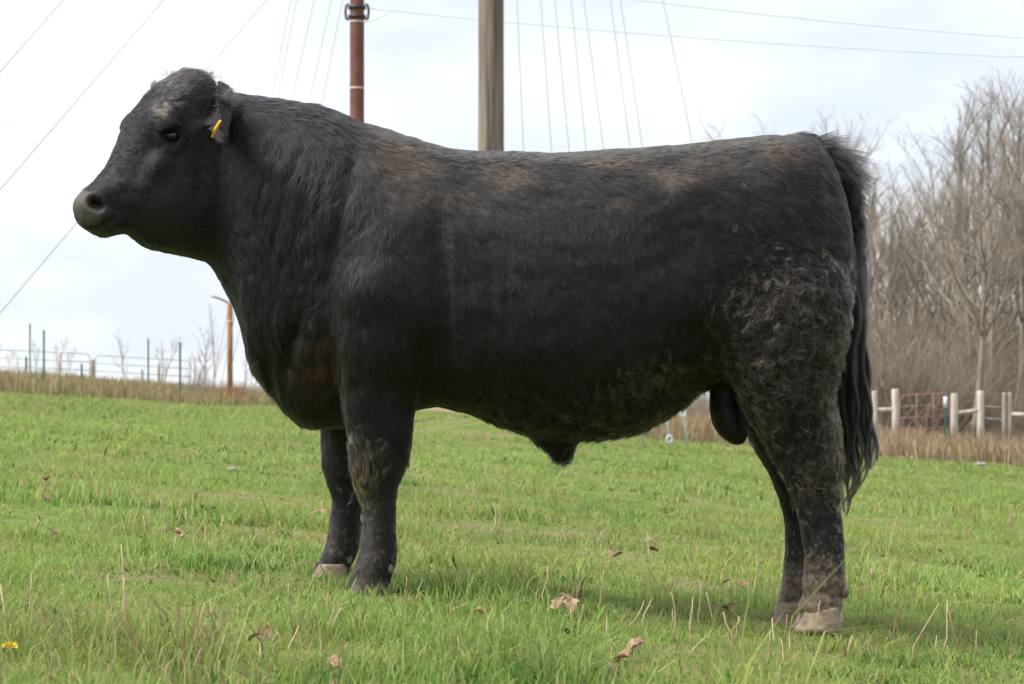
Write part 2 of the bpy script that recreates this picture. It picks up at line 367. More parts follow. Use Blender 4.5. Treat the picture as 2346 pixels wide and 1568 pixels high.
leg([(560,1700,1925,.12,.12),(650,1660,1940,.15,.148),(730,1645,1930,.16,.15),(800,1645,1915,.165,.14),(850,1652,1905,.168,.13),(900,1672,1892,.17,.112),(950,1694,1888,.165,.096),(1000,1714,1886,.16,.083),(1050,1742,1890,.158,.075),(1085,1762,1888,.156,.068),(1150,1786,1880,.155,.057),(1200,1796,1874,.155,.052),(1280,1798,1872,.155,.053),(1340,1791,1872,.155,.06),(1370,1784,1858,.155,.057),(1402,1776,1850,.155,.06)])
leg([(480,830,985,-.19,.07),(560,800,1000,-.215,.092),(640,780,1000,-.222,.104),(700,770,992,-.222,.108),(780,764,980,-.215,.106),(840,768,970,-.208,.1),(880,775,963,-.2,.094),(940,786,950,-.195,.083),(1000,798,943,-.19,.074),(1050,803,936,-.188,.069),(1085,807,925,-.186,.063),(1110,815,913,-.186,.057),(1150,829,907,-.186,.048),(1200,831,905,-.186,.045),(1250,824,908,-.186,.049),(1280,819,909,-.186,.055),(1310,812,901,-.186,.056),(1330,806,894,-.186,.060),(1342,804,891,-.186,.061)])
leg([(640,780,980,.21,.1),(780,750,940,.205,.1),(880,735,890,.198,.09),(940,735,872,.193,.082),(1000,737,858,.19,.072),(1040,737,850,.19,.067),(1075,740,843,.19,.062),(1110,752,838,.19,.056),(1150,763,832,.19,.048),(1200,756,828,.19,.045),(1250,746,822,.19,.05),(1280,739,813,.19,.055),(1296,731,803,.19,.058),(1308,730,800,.19,.058)])
# scrotum and sheath
def blob(st, yc=0, n=24):
    rs = []
    for py, xl, xr, wy in st:
        a = P(xl, py, Y0 + yc); b = P(xr, py, Y0 + yc); c = (a + b) / 2; rx = (b[0] - a[0]) / 2
        rs.append([c + np.array((rx * math.cos(2 * math.pi * k / n), wy * math.sin(2 * math.pi * k / n), 0)) for k in range(n)])
    body.rings(rs)
blob([(840,1640,1720,.05),(890,1628,1708,.058),(920,1625,1705,.066),(950,1627,1710,.075),(980,1636,1714,.075),(1000,1650,1714,.062),(1012,1666,1709,.045),(1020,1680,1700,.02)], -.02)
blob([(950,1200,1360,.055),(990,1208,1335,.05),(1010,1226,1324,.042),(1030,1252,1314,.034),(1040,1264,1311,.026),(1052,1268,1304,.021),(1057,1280,1300,.012)])
# head, turned towards the camera
PSI = R(27); xpiv = P(520, 300)[0]
def HP(px, py, lat=0.0):                       # a point whose centre line shows at pixel (px, py), lat metres towards the near side
    y = 0.0
    for _ in range(30):
        x = (px - CX) / F * (Y0 + y); y = -(xpiv - x) * math.tan(PSI)
    z = H + (HY - py) / F * (Y0 + y)
    return np.array((x + lat * math.sin(PSI), Y0 + y - lat * math.cos(PSI), z))
HL = np.array((math.sin(PSI), -math.cos(PSI), 0))
head = [((500,212),(505,622),.122,.45,.8,.9),((478,188),(480,602),.130,.45,.85,.82),((446,165),(452,593),.134,.45,.9,.75),((408,166),(428,588),.137,.45,.82,.72),((370,186),(402,583),.136,.44,.78,.74),((334,217),(376,577),.130,.44,.72,.8),((305,254),(350,572),.120,.44,.68,.85),((285,296),(328,563),.105,.45,.66,.9),((268,338),(308,545),.090,.46,.68,.9),((252,372),(290,535),.081,.48,.7,.9),((234,398),(272,537),.077,.48,.72,.80),((218,415),(252,544),.077,.50,.74,.76),((203,426),(232,543),.077,.50,.72,.76),((190,436),(212,532),.073,.49,.70,.76),((180,449),(196,523),.064,.48,.72,.78),((174,462),(186,514),.050,.48,.78,.82),((171,476),(180,503),.028,.5,.9,.9)]
body.rings([superring(HP(*t), HP(*b), HL, wd, cf, eu, el, .8) for t, b, wd, cf, eu, el in head])
# poll cushion and brows
def ell(c, r, ax=None, n=16):
    rs = []
    for i in range(1, n):
        th = math.pi * i / n
        rs.append([np.asarray(c) + np.array((r[0] * math.sin(th) * math.cos(2 * math.pi * k / n), r[1] * math.sin(th) * math.sin(2 * math.pi * k / n), r[2] * math.cos(th))) for k in range(n)])
    body.rings(rs)
ell(HP(440, 205), (.062, .07, .05))
for s in (1, -1):
    ell(HP(342, 285, .090 * s), (.055, .050, .050))       # brow and orbit
# ears: cupped leaves
def ear(base, tip, facing, wd, cup):
    base = np.asarray(base); tip = np.asarray(tip); ax = tip - base; ln = np.linalg.norm(ax); ax = ax / ln
    f = np.asarray(facing, float); f = f - ax * f.dot(ax); f /= np.linalg.norm(f); sd = np.cross(ax, f); rs = []
    for t in np.linspace(0, 1, 15):
        hw = wd * (math.sin(math.pi * min(1, .22 + t * .80)) ** .75 + .08) * (1 if t < .9 else .85); c = base + ax * ln * t
        th = .013 * (1 - .55 * t); n = 9; r = []
        for side in (1, -1):
            us = np.linspace(-1, 1, n) if side == 1 else np.linspace(1, -1, n)[1:-1]
            for u in us:
                off = cup * hw * (u * u) * 1.0
                r.append(c + sd * hw * u * (1 - .2 * cup) + f * (off + side * th * (1 - u * u * .6)))
        rs.append(r)
    body.rings(rs)
near_base = HP(500, 224, .10); far_base = HP(486, 222, -.09)
EAR_TIP = P(514, 336, 6.18)
ear(near_base, EAR_TIP, (-.93, -.36, .10), .062, .95)
ft = far_base + np.array((.06, .14, -.09)); ear(far_base, ft, (-.8, .55, .05), .05, .7)
# tail core
tail_px = [(1790,352),(1845,338),(1885,350),(1915,385),(1937,430),(1952,490),(1959,560),(1966,640),(1963,720),(1958,800),(1956,870),(1962,930)]
tail_r = [.045,.044,.042,.038,.034,.029,.024,.021,.019,.017,.014,.008]
body.tube([P(*q) for q in tail_px], tail_r, 14)
raw = body.mesh('bull_raw'); tmp = ob('bull_raw', raw)
md = tmp.modifiers.new('r', 'REMESH'); md.mode = 'VOXEL'; md.voxel_size = .0075
md = tmp.modifiers.new('s', 'SMOOTH'); md.factor = .5; md.iterations = 12
dg = bpy.context.evaluated_depsgraph_get(); dg.update()
bm_ = bpy.data.meshes.new_from_object(tmp.evaluated_get(dg))
bpy.data.objects.remove(tmp); bm_.name = 'bull_body'
nv = len(bm_.vertices); BV = np.zeros(nv * 3); bm_.vertices.foreach_get('co', BV); BV = BV.reshape(-1, 3)
def normals():
    bm_.vertices.foreach_set('co', BV.ravel()); bm_.update()
    n_ = np.zeros(nv * 3, np.float32); bm_.vertices.foreach_get('normal', n_); return n_.reshape(-1, 3).astype(float)
def bvh():
    return BVHTree.FromPolygons([tuple(v) for v in BV], [tuple(p.vertices) for p in bm_.polygons])
def relax(mask, it):
    global BV
    ne = len(bm_.edges); E = np.zeros(ne * 2, np.int32); bm_.edges.foreach_get('vertices', E); E = E.reshape(-1, 2)
    deg = np.bincount(E.ravel(), minlength=nv).astype(float)
    for _ in range(it):
        acc = np.stack([np.bincount(E[:, 0], BV[E[:, 1], k], nv) + np.bincount(E[:, 1], BV[E[:, 0], k], nv) for k in range(3)], 1) / deg[:, None]
        BV = BV + (acc - BV) * (.6 * mask)[:, None]
_x = BV[:, 0] * F / Y0 + CX; _y = HY - (BV[:, 2] - H) * F / Y0; _in = np.clip((np.abs(BV[:, 1] - Y0) - .06) / .08, 0, 1)
relax(_in * np.exp(-(((_x - 1690) / 110) ** 2 + ((_y - 720) / 190) ** 2) ** 2), 130)
relax(_in * np.exp(-(((_x - 880) / 150) ** 2 + ((_y - 640) / 220) ** 2) ** 2), 70)
relax(np.clip((np.abs(BV[:, 1] - Y0) - .0) / .02, .25, 1) * np.exp(-(((_x - 370) / 100) ** 2 + ((_y - 400) / 160) ** 2) ** 2), 22)
tree = bvh(); EYEPOS = Vector((0, 0, H))
def hit(px, py):
    d = Vector(P(px, py, 6.5)) - EYEPOS
    r = tree.ray_cast(EYEPOS, d.normalized())
    return (np.array(r[0]), np.array(r[1])) if r[0] is not None else (None, None)
BN = normals()
disp = np.zeros(nv)
def bump(px, py, r, amp, mirror=True, stretch=None):
    c, n = hit(px, py)
    if c is None: return
    for m in ((0, 1) if mirror else (0,)):
        cc = c.copy()
        if m: cc[1] = 2 * Y0 - cc[1]
        ix = np.where(np.abs(BV[:, 0] - cc[0]) < 2.6 * r)[0]; d2 = ((BV[ix] - cc) ** 2).sum(1); disp[ix] += amp * np.exp(-d2 / r ** 2)
def line(pts, r, amp, mirror=True, step=12):
    done = 0
    for (a, b) in zip(pts[:-1], pts[1:]):
        k = max(1, int(math.hypot(b[0] - a[0], b[1] - a[1]) / step))
        for i_ in range(k):
            t = i_ / k; g_t = (done + t) / (len(pts) - 1); bump(a[0] + (b[0] - a[0]) * t, a[1] + (b[1] - a[1]) * t, r, amp * min(1, 1.6 * math.sin(math.pi * min(1, max(.02, g_t)))), mirror)
        done += 1
for q in ((890,540,.13,.022),(830,660,.085,.022),(930,720,.10,.018),(870,800,.06,.012),(1560,560,.11,-.022),(1590,770,.07,-.014),(1575,430,.05,.012),(1690,745,.08,.016),(1830,640,.11,.014),(1200,780,.2,.012),(700,430,.13,.014),(1760,400,.07,.008),(1905,440,.03,-.012)):
    bump(*q)
line([(1000,440),(1008,560),(1014,680),(1014,780),(1000,890)], .030, -.0030)
for fx0, fx1, fya, fyb, fr, fa in ((1022,1034,560,880,.010,-.0022),(1046,1058,470,860,.010,-.0020),(1062,1082,500,840,.010,-.0016),(1118,1122,520,800,.012,-.0014),(1160,1158,560,820,.012,-.0012),(985,985,620,900,.012,-.0022),(1210,1200,560,780,.012,-.0009)):
    line([(fx0, fya), ((fx0 + fx1) / 2 + 3, (fya + fyb) / 2), (fx1, fyb)], fr, fa * .6, True, 8)
for a0, b0, a1, b1, fa in ((628,300,566,560,-.0026),(668,285,590,610,-.0028),(704,290,618,640,-.0030),(738,300,655,640,-.0026),(772,318,692,620,-.0026),(806,335,735,640,-.0028),(850,330,800,520,-.0016),(890,350,850,500,-.0012)):
    line([(a0, b0 + random.uniform(-30, 60)), ((a0 + a1) / 2 - random.uniform(-6, 18), (b0 + b1) / 2), (a1 + random.uniform(-12, 12), b1 - random.uniform(0, 90))], random.uniform(.008, .013), fa * random.uniform(.2, .75), True, 8)
line([(815,300),(800,420),(770,560),(745,680)], .022, -.004); line([(1330,900),(1450,865),(1560,845)], .02, -.003)
line([(690,720),(660,800),(650,880)], .025, -.006); line([(765,760),(775,860),(790,940)], .018, -.006)
line([(605,800),(615,860),(628,905)], .02, -.006)
# face
line([(352,300),(368,280),(392,270),(418,276)], .014, .0030, False, 8); line([(345,318),(352,334),(368,346)], .010, -.0022, False, 6); line([(455,330),(462,400),(452,470)], .022, -.0030, False, 10); line([(262,452),(290,440),(330,438)], .010, -.0016, False, 8); line([(256,470),(275,480),(300,482)], .010, -.0014, False, 8)
for q in ((420,480,.075,.012),(330,350,.035,-.010),(300,400,.04,-.006),(228,448,.022,.008),(250,500,.03,.004),(370,372,.03,.008),(430,330,.035,-.009),(425,270,.03,-.008)):
    bump(*q, False)
line([(190,518),(206,522),(228,517),(248,508),(272,496)], .007, -.0058, False, 5); line([(240,528),(262,515),(290,500)], .02, .003, False, 10); line([(360,352),(350,385),(325,425),(292,448)], .022, .0014, False, 8); line([(305,340),(275,390),(245,425)], .018, -.0010, False, 8); line([(176,492),(196,492),(212,490)], .008, -.0020, False, 6); line([(420,560),(380,562),(345,553),(315,535)], .018, .0024, False, 10)
line([(196,496),(200,526)], .008, -.001, False, 8)
EC, EN = hit(393, 313)
d_ = np.sqrt(((BV - EC) ** 2).sum(1))
disp += .0085 * np.exp(-((d_ - .033) / .010) ** 2) - .011 * np.exp(-(d_ / .019) ** 2)
line([(362,300),(378,288),(400,284),(424,296)], .010, .0038, False, 8); line([(372,338),(400,347),(428,338)], .007, .0016, False, 8); line([(380,358),(405,364)], .007, .0012, False, 8)
NC, NN = hit(218, 466)
rel = BV - NC; dd = np.sqrt(((rel[:, 0] + .5 * rel[:, 2]) / .024) ** 2 + (rel[:, 1] / .03) ** 2 + (rel[:, 2] / .019) ** 2)
disp += -.032 * np.exp(-dd ** 6) 
# folds of the neck, fine unevenness, curls on the thigh
BPX = BV[:, 0] * F / Y0 + CX; BPY = HY - (BV[:, 2] - H) * F / Y0
fold = BPX * .94 + BPY * .34 + (fbm(np.stack([BPX / 60, BPY / 150, BV[:, 1] * 0], 1), 5) - .5) * 60
nk = sstep(555, 610, BPX) * (1 - sstep(800, 870, BPX)) * (1 - sstep(700, 820, BPY)) * sstep(240, 320, BPY)
disp += nk * (-.0025) * (np.abs(np.sin(fold * math.pi / 31)) < .35) * fbm(np.stack([BPX / 25, BPY / 120, BPX * 0], 1), 6)
hdm = (1 - sstep(500, 560, BPX)); disp += hdm * (fbm(BV * 20, 84) - .5) * .007 * (.35 + sstep(300, 240, BPY) * 0 + (BPY < 300)) + hdm * (fbm(BV * np.array((60, 60, 30)), 85) - .5) * .004
disp += (fbm(BV * 9, 80) - .5) * .010 * sstep(540, 640, BPX) + (fbm(BV * 32, 81) - .5) * .0035
thigh = np.exp(-(((BPX - 1800) / 150) ** 2 + ((BPY - 800) / 170) ** 2)) ** .8
disp += thigh * (fbm(BV * 45, 82) - .5) * .022
belly = sstep(1050, 1150, BPX) * (1 - sstep(1560, 1650, BPX)) * sstep(850, 900, BPY)
disp += belly * (fbm(BV * 40, 83) - .5) * .014
BV = BV + BN * disp[:, None]
BN = normals(); tree = bvh()
BPX = BV[:, 0] * F / Y0 + CX; BPY = HY - (BV[:, 2] - H) * F / Y0

def mixc(a, b, t): return a * (1 - t[:, None]) + b * t[:, None]
def coat(P_, N_):
    """colour of coat and skin at body points, with some painted light and shade on the head: black, sunburnt brown back, rusty brisket, mud on the legs"""
    x = P_[:, 0] * F / P_[:, 1] + CX; y = HY - (P_[:, 2] - H) * F / P_[:, 1]
    n1 = fbm(P_ * np.array((7, 7, 12)), 101, 4); n2 = fbm(P_ * 28, 102); n3 = fbm(P_ * 70, 103); n4 = fbm(P_ * 170, 104)
    c = np.tile(np.array((.0084, .0077, .0085)), (len(P_), 1)) * (.7 + .6 * n2)[:, None]
    br = np.array((.044, .033, .0265))
    top = np.interp(x, tx, tz)
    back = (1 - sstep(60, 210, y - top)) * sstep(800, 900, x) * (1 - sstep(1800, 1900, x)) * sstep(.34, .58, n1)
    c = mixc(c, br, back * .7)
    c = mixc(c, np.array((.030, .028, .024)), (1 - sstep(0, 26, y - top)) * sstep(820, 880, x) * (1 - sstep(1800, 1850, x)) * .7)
    c = mixc(c, np.array((.0074, .0077, .0105)), sstep(540, 600, x) * (1 - sstep(780, 900, x)) * (1 - sstep(420, 700, y)) * .5)
    c = mixc(c, np.array((.035, .015, .011)), np.exp(-(((x - 725) / 55) ** 2 + ((y - 850) / 75) ** 2)) * sstep(.3, .6, n2) * .9)
    th = np.exp(-(((x - 1810) / 150) ** 2 + ((y - 790) / 165) ** 2))
    c = mixc(c, np.array((.045, .033, .026)), th * sstep(.42, .66, n3) * .45)
    fl = np.exp(-(((x - 1500) / 110) ** 2 + ((y - 860) / 34) ** 2))
    c = mixc(c, np.array((.066, .042, .032)), fl * sstep(.42, .66, n3) * .5)
    hk = np.exp(-(((x - 1880) / 45) ** 2 + ((y - 1080) / 75) ** 2))
    c = mixc(c, np.array((.060, .043, .032)), hk * sstep(.40, .64, n3) * .5)
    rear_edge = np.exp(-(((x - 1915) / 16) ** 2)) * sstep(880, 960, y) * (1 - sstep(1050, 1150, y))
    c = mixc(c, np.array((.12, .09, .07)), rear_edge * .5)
    kn = np.exp(-(((x - 838) / 33) ** 2 + ((y - 1075) / 58) ** 2)) * (P_[:, 1] < Y0)
    c = mixc(c, np.array((.085, .060, .038)), kn * sstep(.40, .62, fbm(P_ * np.array((120, 120, 35)), 105)) * .75)
    cn = (np.exp(-(((x - 842) / 30) ** 2)) * sstep(1100, 1150, y) * (P_[:, 1] < Y0))
    c = mixc(c, np.array((.060, .047, .039)), cn * (.25 + .55 * n2))
    cf = (np.exp(-(((x - 760) / 26) ** 2)) * sstep(1170, 1220, y) * (1 - sstep(1255, 1285, y)) * (P_[:, 1] > Y0))
    c = mixc(c, np.array((.055, .041, .033)), cf * (.3 + .5 * n2))
    mud = sstep(1255, 1350, y) * sstep(1700, 1750, x)
    c = mixc(c, np.array((.19, .14, .098)), np.clip(mud * 1.15, 0, 1) * sstep(.30, .62, n4 * .45 + n3 * .3 + n2 * .25) * .9)
    spk = sstep(1180, 1290, y) * sstep(1700, 1750, x) * (n4 > .62)
    c = mixc(c, np.array((.17, .125, .085)), spk * .9)
    spk = sstep(1180, 1230, y) * (x < 1000) * (n4 > .68)
    c = mixc(c, np.array((.14, .10, .07)), spk * .8)
    # head: bluish black, pale scuff on the brow, bare muzzle
    hd = (1 - sstep(520, 580, x))
    c = mixc(c, np.array((.0085, .0084, .0112)), hd * .8)
    c = mixc(c, np.array((.030, .026, .024)), hd * np.exp(-(((x - 425) / 45) ** 2 + ((y - 190) / 38) ** 2)) * .8)
    sc_ = np.exp(-(((x - 372) / 16) ** 2 + ((y - 254) / 16) ** 2)) + .6 * np.exp(-(((x - 398) / 18) ** 2 + ((y - 236) / 12) ** 2))
    c = mixc(c, np.array((.20, .17, .14)), np.clip(sc_, 0, 1) * sstep(.35, .6, n3) * (P_[:, 1] < Y0))
    mz = np.clip((1 - sstep(.85, 1.08, np.sqrt(((x - 190) / 36) ** 2 + ((y - 478) / 42) ** 2))) + (1 - sstep(.85, 1.1, np.sqrt(((x - 215) / 28) ** 2 + ((y - 468) / 27) ** 2))) + .8 * (1 - sstep(.8, 1.1, np.sqrt(((x - 206) / 30) ** 2 + ((y - 500) / 20) ** 2))), 0, 1)
    c = mixc(c, np.array((.066, .055, .047)), mz * (.35 + .65 * sstep(.25, .7, n3 * .5 + n4 * .5)))
    c = mixc(c, np.array((.125, .10, .088)), mz * np.exp(-(((x - 188) / 16) ** 2 + ((y - 455) / 14) ** 2)) * (.5 + .5 * n4))  # brighter patch on the upper pad: its lit look put into the colour
    mo = np.exp(-((y - np.interp(x, (185, 206, 228, 248, 272), (517, 522, 517, 508, 496))) / 3.2) ** 2) * sstep(180, 190, x) * (1 - sstep(255, 280, x)) * (P_[:, 1] < Y0)
    c = mixc(c, np.array((.004, .004, .004)), mo * .9)  # mouth groove drawn near black, crease shade put into the colour
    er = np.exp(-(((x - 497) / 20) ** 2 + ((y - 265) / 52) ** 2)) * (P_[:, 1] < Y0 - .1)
    c = mixc(c, np.array((.004, .004, .005)), np.clip(er * 1.4, 0, 1))  # inside of the near ear darkened: shade of the cup painted in
    dn = np.sqrt(((P_[:, 0] - NC[0] + .5 * (P_[:, 2] - NC[2])) / .024) ** 2 + ((P_[:, 1] - NC[1]) / .034) ** 2 + ((P_[:, 2] - NC[2]) / .019) ** 2)
    c = mixc(c, np.array((.004, .004, .005)), 1 - sstep(.85, 1.1, dn))
    return c, mz
# the nostril hollow is coloured near black: shade of the recess painted in
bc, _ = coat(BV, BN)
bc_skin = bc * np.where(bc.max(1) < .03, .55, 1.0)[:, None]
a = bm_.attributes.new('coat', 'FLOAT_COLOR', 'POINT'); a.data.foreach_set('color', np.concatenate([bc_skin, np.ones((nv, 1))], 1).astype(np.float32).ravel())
bm_.vertices.foreach_set('co', (BV - ORG).ravel()); bm_.update()
bm_.polygons.foreach_set('use_smooth', np.ones(len(bm_.polygons), bool)); bm_.materials.clear()
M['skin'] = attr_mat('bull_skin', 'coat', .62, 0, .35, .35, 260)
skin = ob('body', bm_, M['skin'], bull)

# ---- coat: real strands
def hair_mat():
    m = bpy.data.materials.new('bull_hair'); m.use_nodes = True; t = m.node_tree
    for n in list(t.nodes): t.nodes.remove(n)
    o = t.nodes.new('ShaderNodeOutputMaterial'); h = t.nodes.new('ShaderNodeBsdfHairPrincipled'); h.model = 'CHIANG'; h.parametrization = 'COLOR'
    at = t.nodes.new('ShaderNodeAttribute'); at.attribute_name = 'coat'
    t.links.new(at.outputs['Color'], h.inputs['Color']); h.inputs['Roughness'].default_value = .33; h.inputs['Radial Roughness'].default_value = .5
    h.inputs['Coat'].default_value = 0.0; h.inputs['IOR'].default_value = 1.38
    t.links.new(h.outputs[0], o.inputs[0]); return m
M['hair'] = hair_mat()
def strands(name, pts, rad, cols, parent, material=None):
    n, k, _ = pts.shape
    hc = bpy.data.hair_curves.new(name); hc.add_curves([k] * n)
    hc.points.foreach_set('position', np.ascontiguousarray(pts - ORG, np.float32).ravel())
    ra = hc.attributes.get('radius') or hc.attributes.new('radius', 'FLOAT', 'POINT')
    ra.data.foreach_set('value', np.ascontiguousarray(rad, np.float32).ravel())
    ca = hc.attributes.new('coat', 'FLOAT_COLOR', 'CURVE'); ca.data.foreach_set('color', np.concatenate([cols, np.ones((n, 1))], 1).astype(np.float32).ravel())
    hc.materials.append(material or M['hair'])
    o = bpy.data.objects.new(name, hc); C.objects.link(o); o.parent = parent; return o
bm_.calc_loop_triangles(); nt_ = len(bm_.loop_triangles); TI = np.zeros(nt_ * 3, np.int32); bm_.loop_triangles.foreach_get('vertices', TI); TI = TI.reshape(-1, 3)
A_, B_, C_ = BV[TI[:, 0]], BV[TI[:, 1]], BV[TI[:, 2]]; cen = (A_ + B_ + C_) / 3; crs = np.cross(B_ - A_, C_ - A_); area = np.linalg.norm(crs, axis=1) / 2
tn = crs / (2 * area[:, None] + 1e-12)
view = -(cen - np.array((0, 0, H))); view /= np.linalg.norm(view, axis=1)[:, None]
facing = (tn * view).sum(1)
dens = area * np.where(facing > -.25, 1.0, .12)
def norm(v): return v / (np.linalg.norm(v, axis=1)[:, None] + 1e-9)
def sample(n, weight):
    f = rng.choice(nt_, n, p=weight / weight.sum()); u = rng.random(n); v = rng.random(n); s = u + v > 1; u[s] = 1 - u[s]; v[s] = 1 - v[s]
    p = A_[f] + (B_[f] - A_[f]) * u[:, None] + (C_[f] - A_[f]) * v[:, None]
    nn = norm(BN[TI[f, 0]] * (1 - u - v)[:, None] + BN[TI[f, 1]] * u[:, None] + BN[TI[f, 2]] * v[:, None]); return p, nn
def flow(p, nn):
    x = p[:, 0] * F / p[:, 1] + CX; y = HY - (p[:, 2] - H) * F / p[:, 1]
    d = np.zeros((len(p), 3)); d[:, 0] = .45; d[:, 2] = -1.0
    top = np.interp(x, tx, tz)
    near_top = 1 - sstep(20, 170, y - top)
    d[:, 0] += 1.1 * near_top * (x > 560)                         # backwards along the back
    d[:, 0] += .9 * sstep(1450, 1700, x) * (1 - sstep(560, 700, y))
    neck = sstep(530, 600, x) * (1 - sstep(800, 900, x)); d[:, 0] += neck * (-.55)
    leg_ = sstep(930, 1000, y); d[:, 0] *= (1 - .85 * leg_)
    hd = 1 - sstep(500, 560, x); d[:, 0] = d[:, 0] * (1 - hd) + hd * .75; d[:, 2] = d[:, 2] * (1 - hd) - hd * .45
    poll = np.exp(-(((x - 430) / 60) ** 2 + ((y - 185) / 50) ** 2)); d[:, 2] += poll * 1.6; d[:, 0] += poll * .5
    sw = (fbm(p * np.array((6, 6, 6)), 201) - .5) * 1.6; d[:, 0] += sw; d[:, 1] += (fbm(p * 6, 202) - .5) * .8
    d = d - nn * (d * nn).sum(1)[:, None]; return norm(d), x, y, top
NK = 6
def make_fur(ng, per, weight, region=None):
    g, gn = sample(ng, weight); gd, x, y, top = flow(g, gn)
    _, mz = coat(g, gn)
    th = np.exp(-(((x - 1800) / 165) ** 2 + ((y - 790) / 185) ** 2)); bl = sstep(1050, 1150, x) * (1 - sstep(1600, 1680, x)) * sstep(830, 900, y)
    hk = np.exp(-(((x - 1870) / 60) ** 2 + ((y - 1080) / 80) ** 2)); hd = 1 - sstep(500, 560, x)
    ln = np.full(ng, .023)
    ln += .012 * sstep(560, 620, x) * (1 - sstep(850, 950, x)) + .020 * th + .014 * bl + .01 * hk
    ln = ln * (1 - hd) + hd * .013
    ln += .020 * np.exp(-(((x - 430) / 60) ** 2 + ((y - 185) / 40) ** 2))
    ln = ln * (1 - .6 * np.exp(-(((x - 505) / 35) ** 2 + ((y - 275) / 60) ** 2)))
    lg = sstep(1000, 1100, y); ln = ln * (1 - lg * .45)
    ln += .018 * (sstep(900, 950, x) * (1 - sstep(945, 960, x))) * sstep(960, 1000, y) * (1 - sstep(1100, 1130, y))
    chest = (x < 640) * sstep(640, 700, y); ln += .014 * chest
    lift = .16 + .10 * th + .12 * bl + .12 * (y - top < 25) + .1 * hd * 0
    ln *= rng.uniform(.7, 1.25, ng)
    mask = mz < .62; ln *= 1 - .75 * np.clip(mz / .62, 0, 1)
    dE = np.sqrt(((g - EC) ** 2).sum(1)); mask &= dE > .029
    dN = np.sqrt(((g - NC) ** 2).sum(1)); mask &= dN > .030
    mask &= ~((x > 1618) & (x < 1722) & (y > 885) & (np.abs(g[:, 1] - Y0) < .11))
    g, gn, gd, ln, lift, th, bl, hk, hd = [q[mask] for q in (g, gn, gd, ln, lift, th, bl, hk, hd)]; ng = len(g)
    curl = np.clip(th * 1.3 + .8 * hk + .45 * bl, 0, 1)
    side = np.cross(gn, gd); ph = rng.uniform(0, 2 * np.pi, ng); fr = rng.uniform(.7, 1.5, ng)
    turn = rng.normal(0, .25, ng) + curl * rng.normal(0, .8, ng)
    gd = norm(gd * np.cos(turn)[:, None] + side * np.sin(turn)[:, None]); side = np.cross(gn, gd)
    t = np.linspace(0, 1, NK)
    G = np.zeros((ng, NK, 3))
    for k in range(NK):
        s = t[k]
        up = lift * np.sin(s * math.pi * .55) * .8
        G[:, k] = g + gd * (ln * s)[:, None] + gn * (ln * up * (1 - .35 * s))[:, None]
        am = curl * ln * .34 * s
        G[:, k] += side * (am * np.sin(ph + fr * s * 7))[:, None] + gn * (am * .8 * (1 + np.cos(ph + fr * s * 7)) * .5)[:, None] - gd * (am * .5 * np.cos(ph + fr * s * 7))[:, None]
    # child strands gather towards the clump tip
    n = ng * per; idx = np.repeat(np.arange(ng), per)
    off = rng.normal(0, 1, (n, 3)) * .0045; nn = gn[idx]; off -= nn * (off * nn).sum(1)[:, None]
    cl = np.clip(.55 + .3 * curl[idx], 0, .9)
    S = G[idx].copy(); lf = rng.uniform(.75, 1.15, n)
    for k in range(NK): S[:, k] = S[:, 0] + (S[:, k] - S[:, 0]) * lf[:, None] if k else S[:, 0]
    for k in range(NK): S[:, k] += off * (1 - cl * t[k] ** .8)[:, None]
    S[:, 0] -= nn * .001
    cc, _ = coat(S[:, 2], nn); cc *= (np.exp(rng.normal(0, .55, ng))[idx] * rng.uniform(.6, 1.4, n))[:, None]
    tan = (rng.random(n) < .10 * np.clip(th[idx] + .7 * bl[idx] * 0.6 + hk[idx], 0, 1)); cc[tan] = np.array((.20, .155, .12)) * rng.uniform(.4, 1.3, (tan.sum(), 1))
    rad = np.linspace(1, .25, NK)[None, :] * rng.uniform(.00030, .00055, n)[:, None] * (1 + .6 * curl[idx])[:, None]
    return S, rad, cc
S, rad, cc = make_fur(66000, 4, dens)
strands('fur', S, rad, cc, bull)
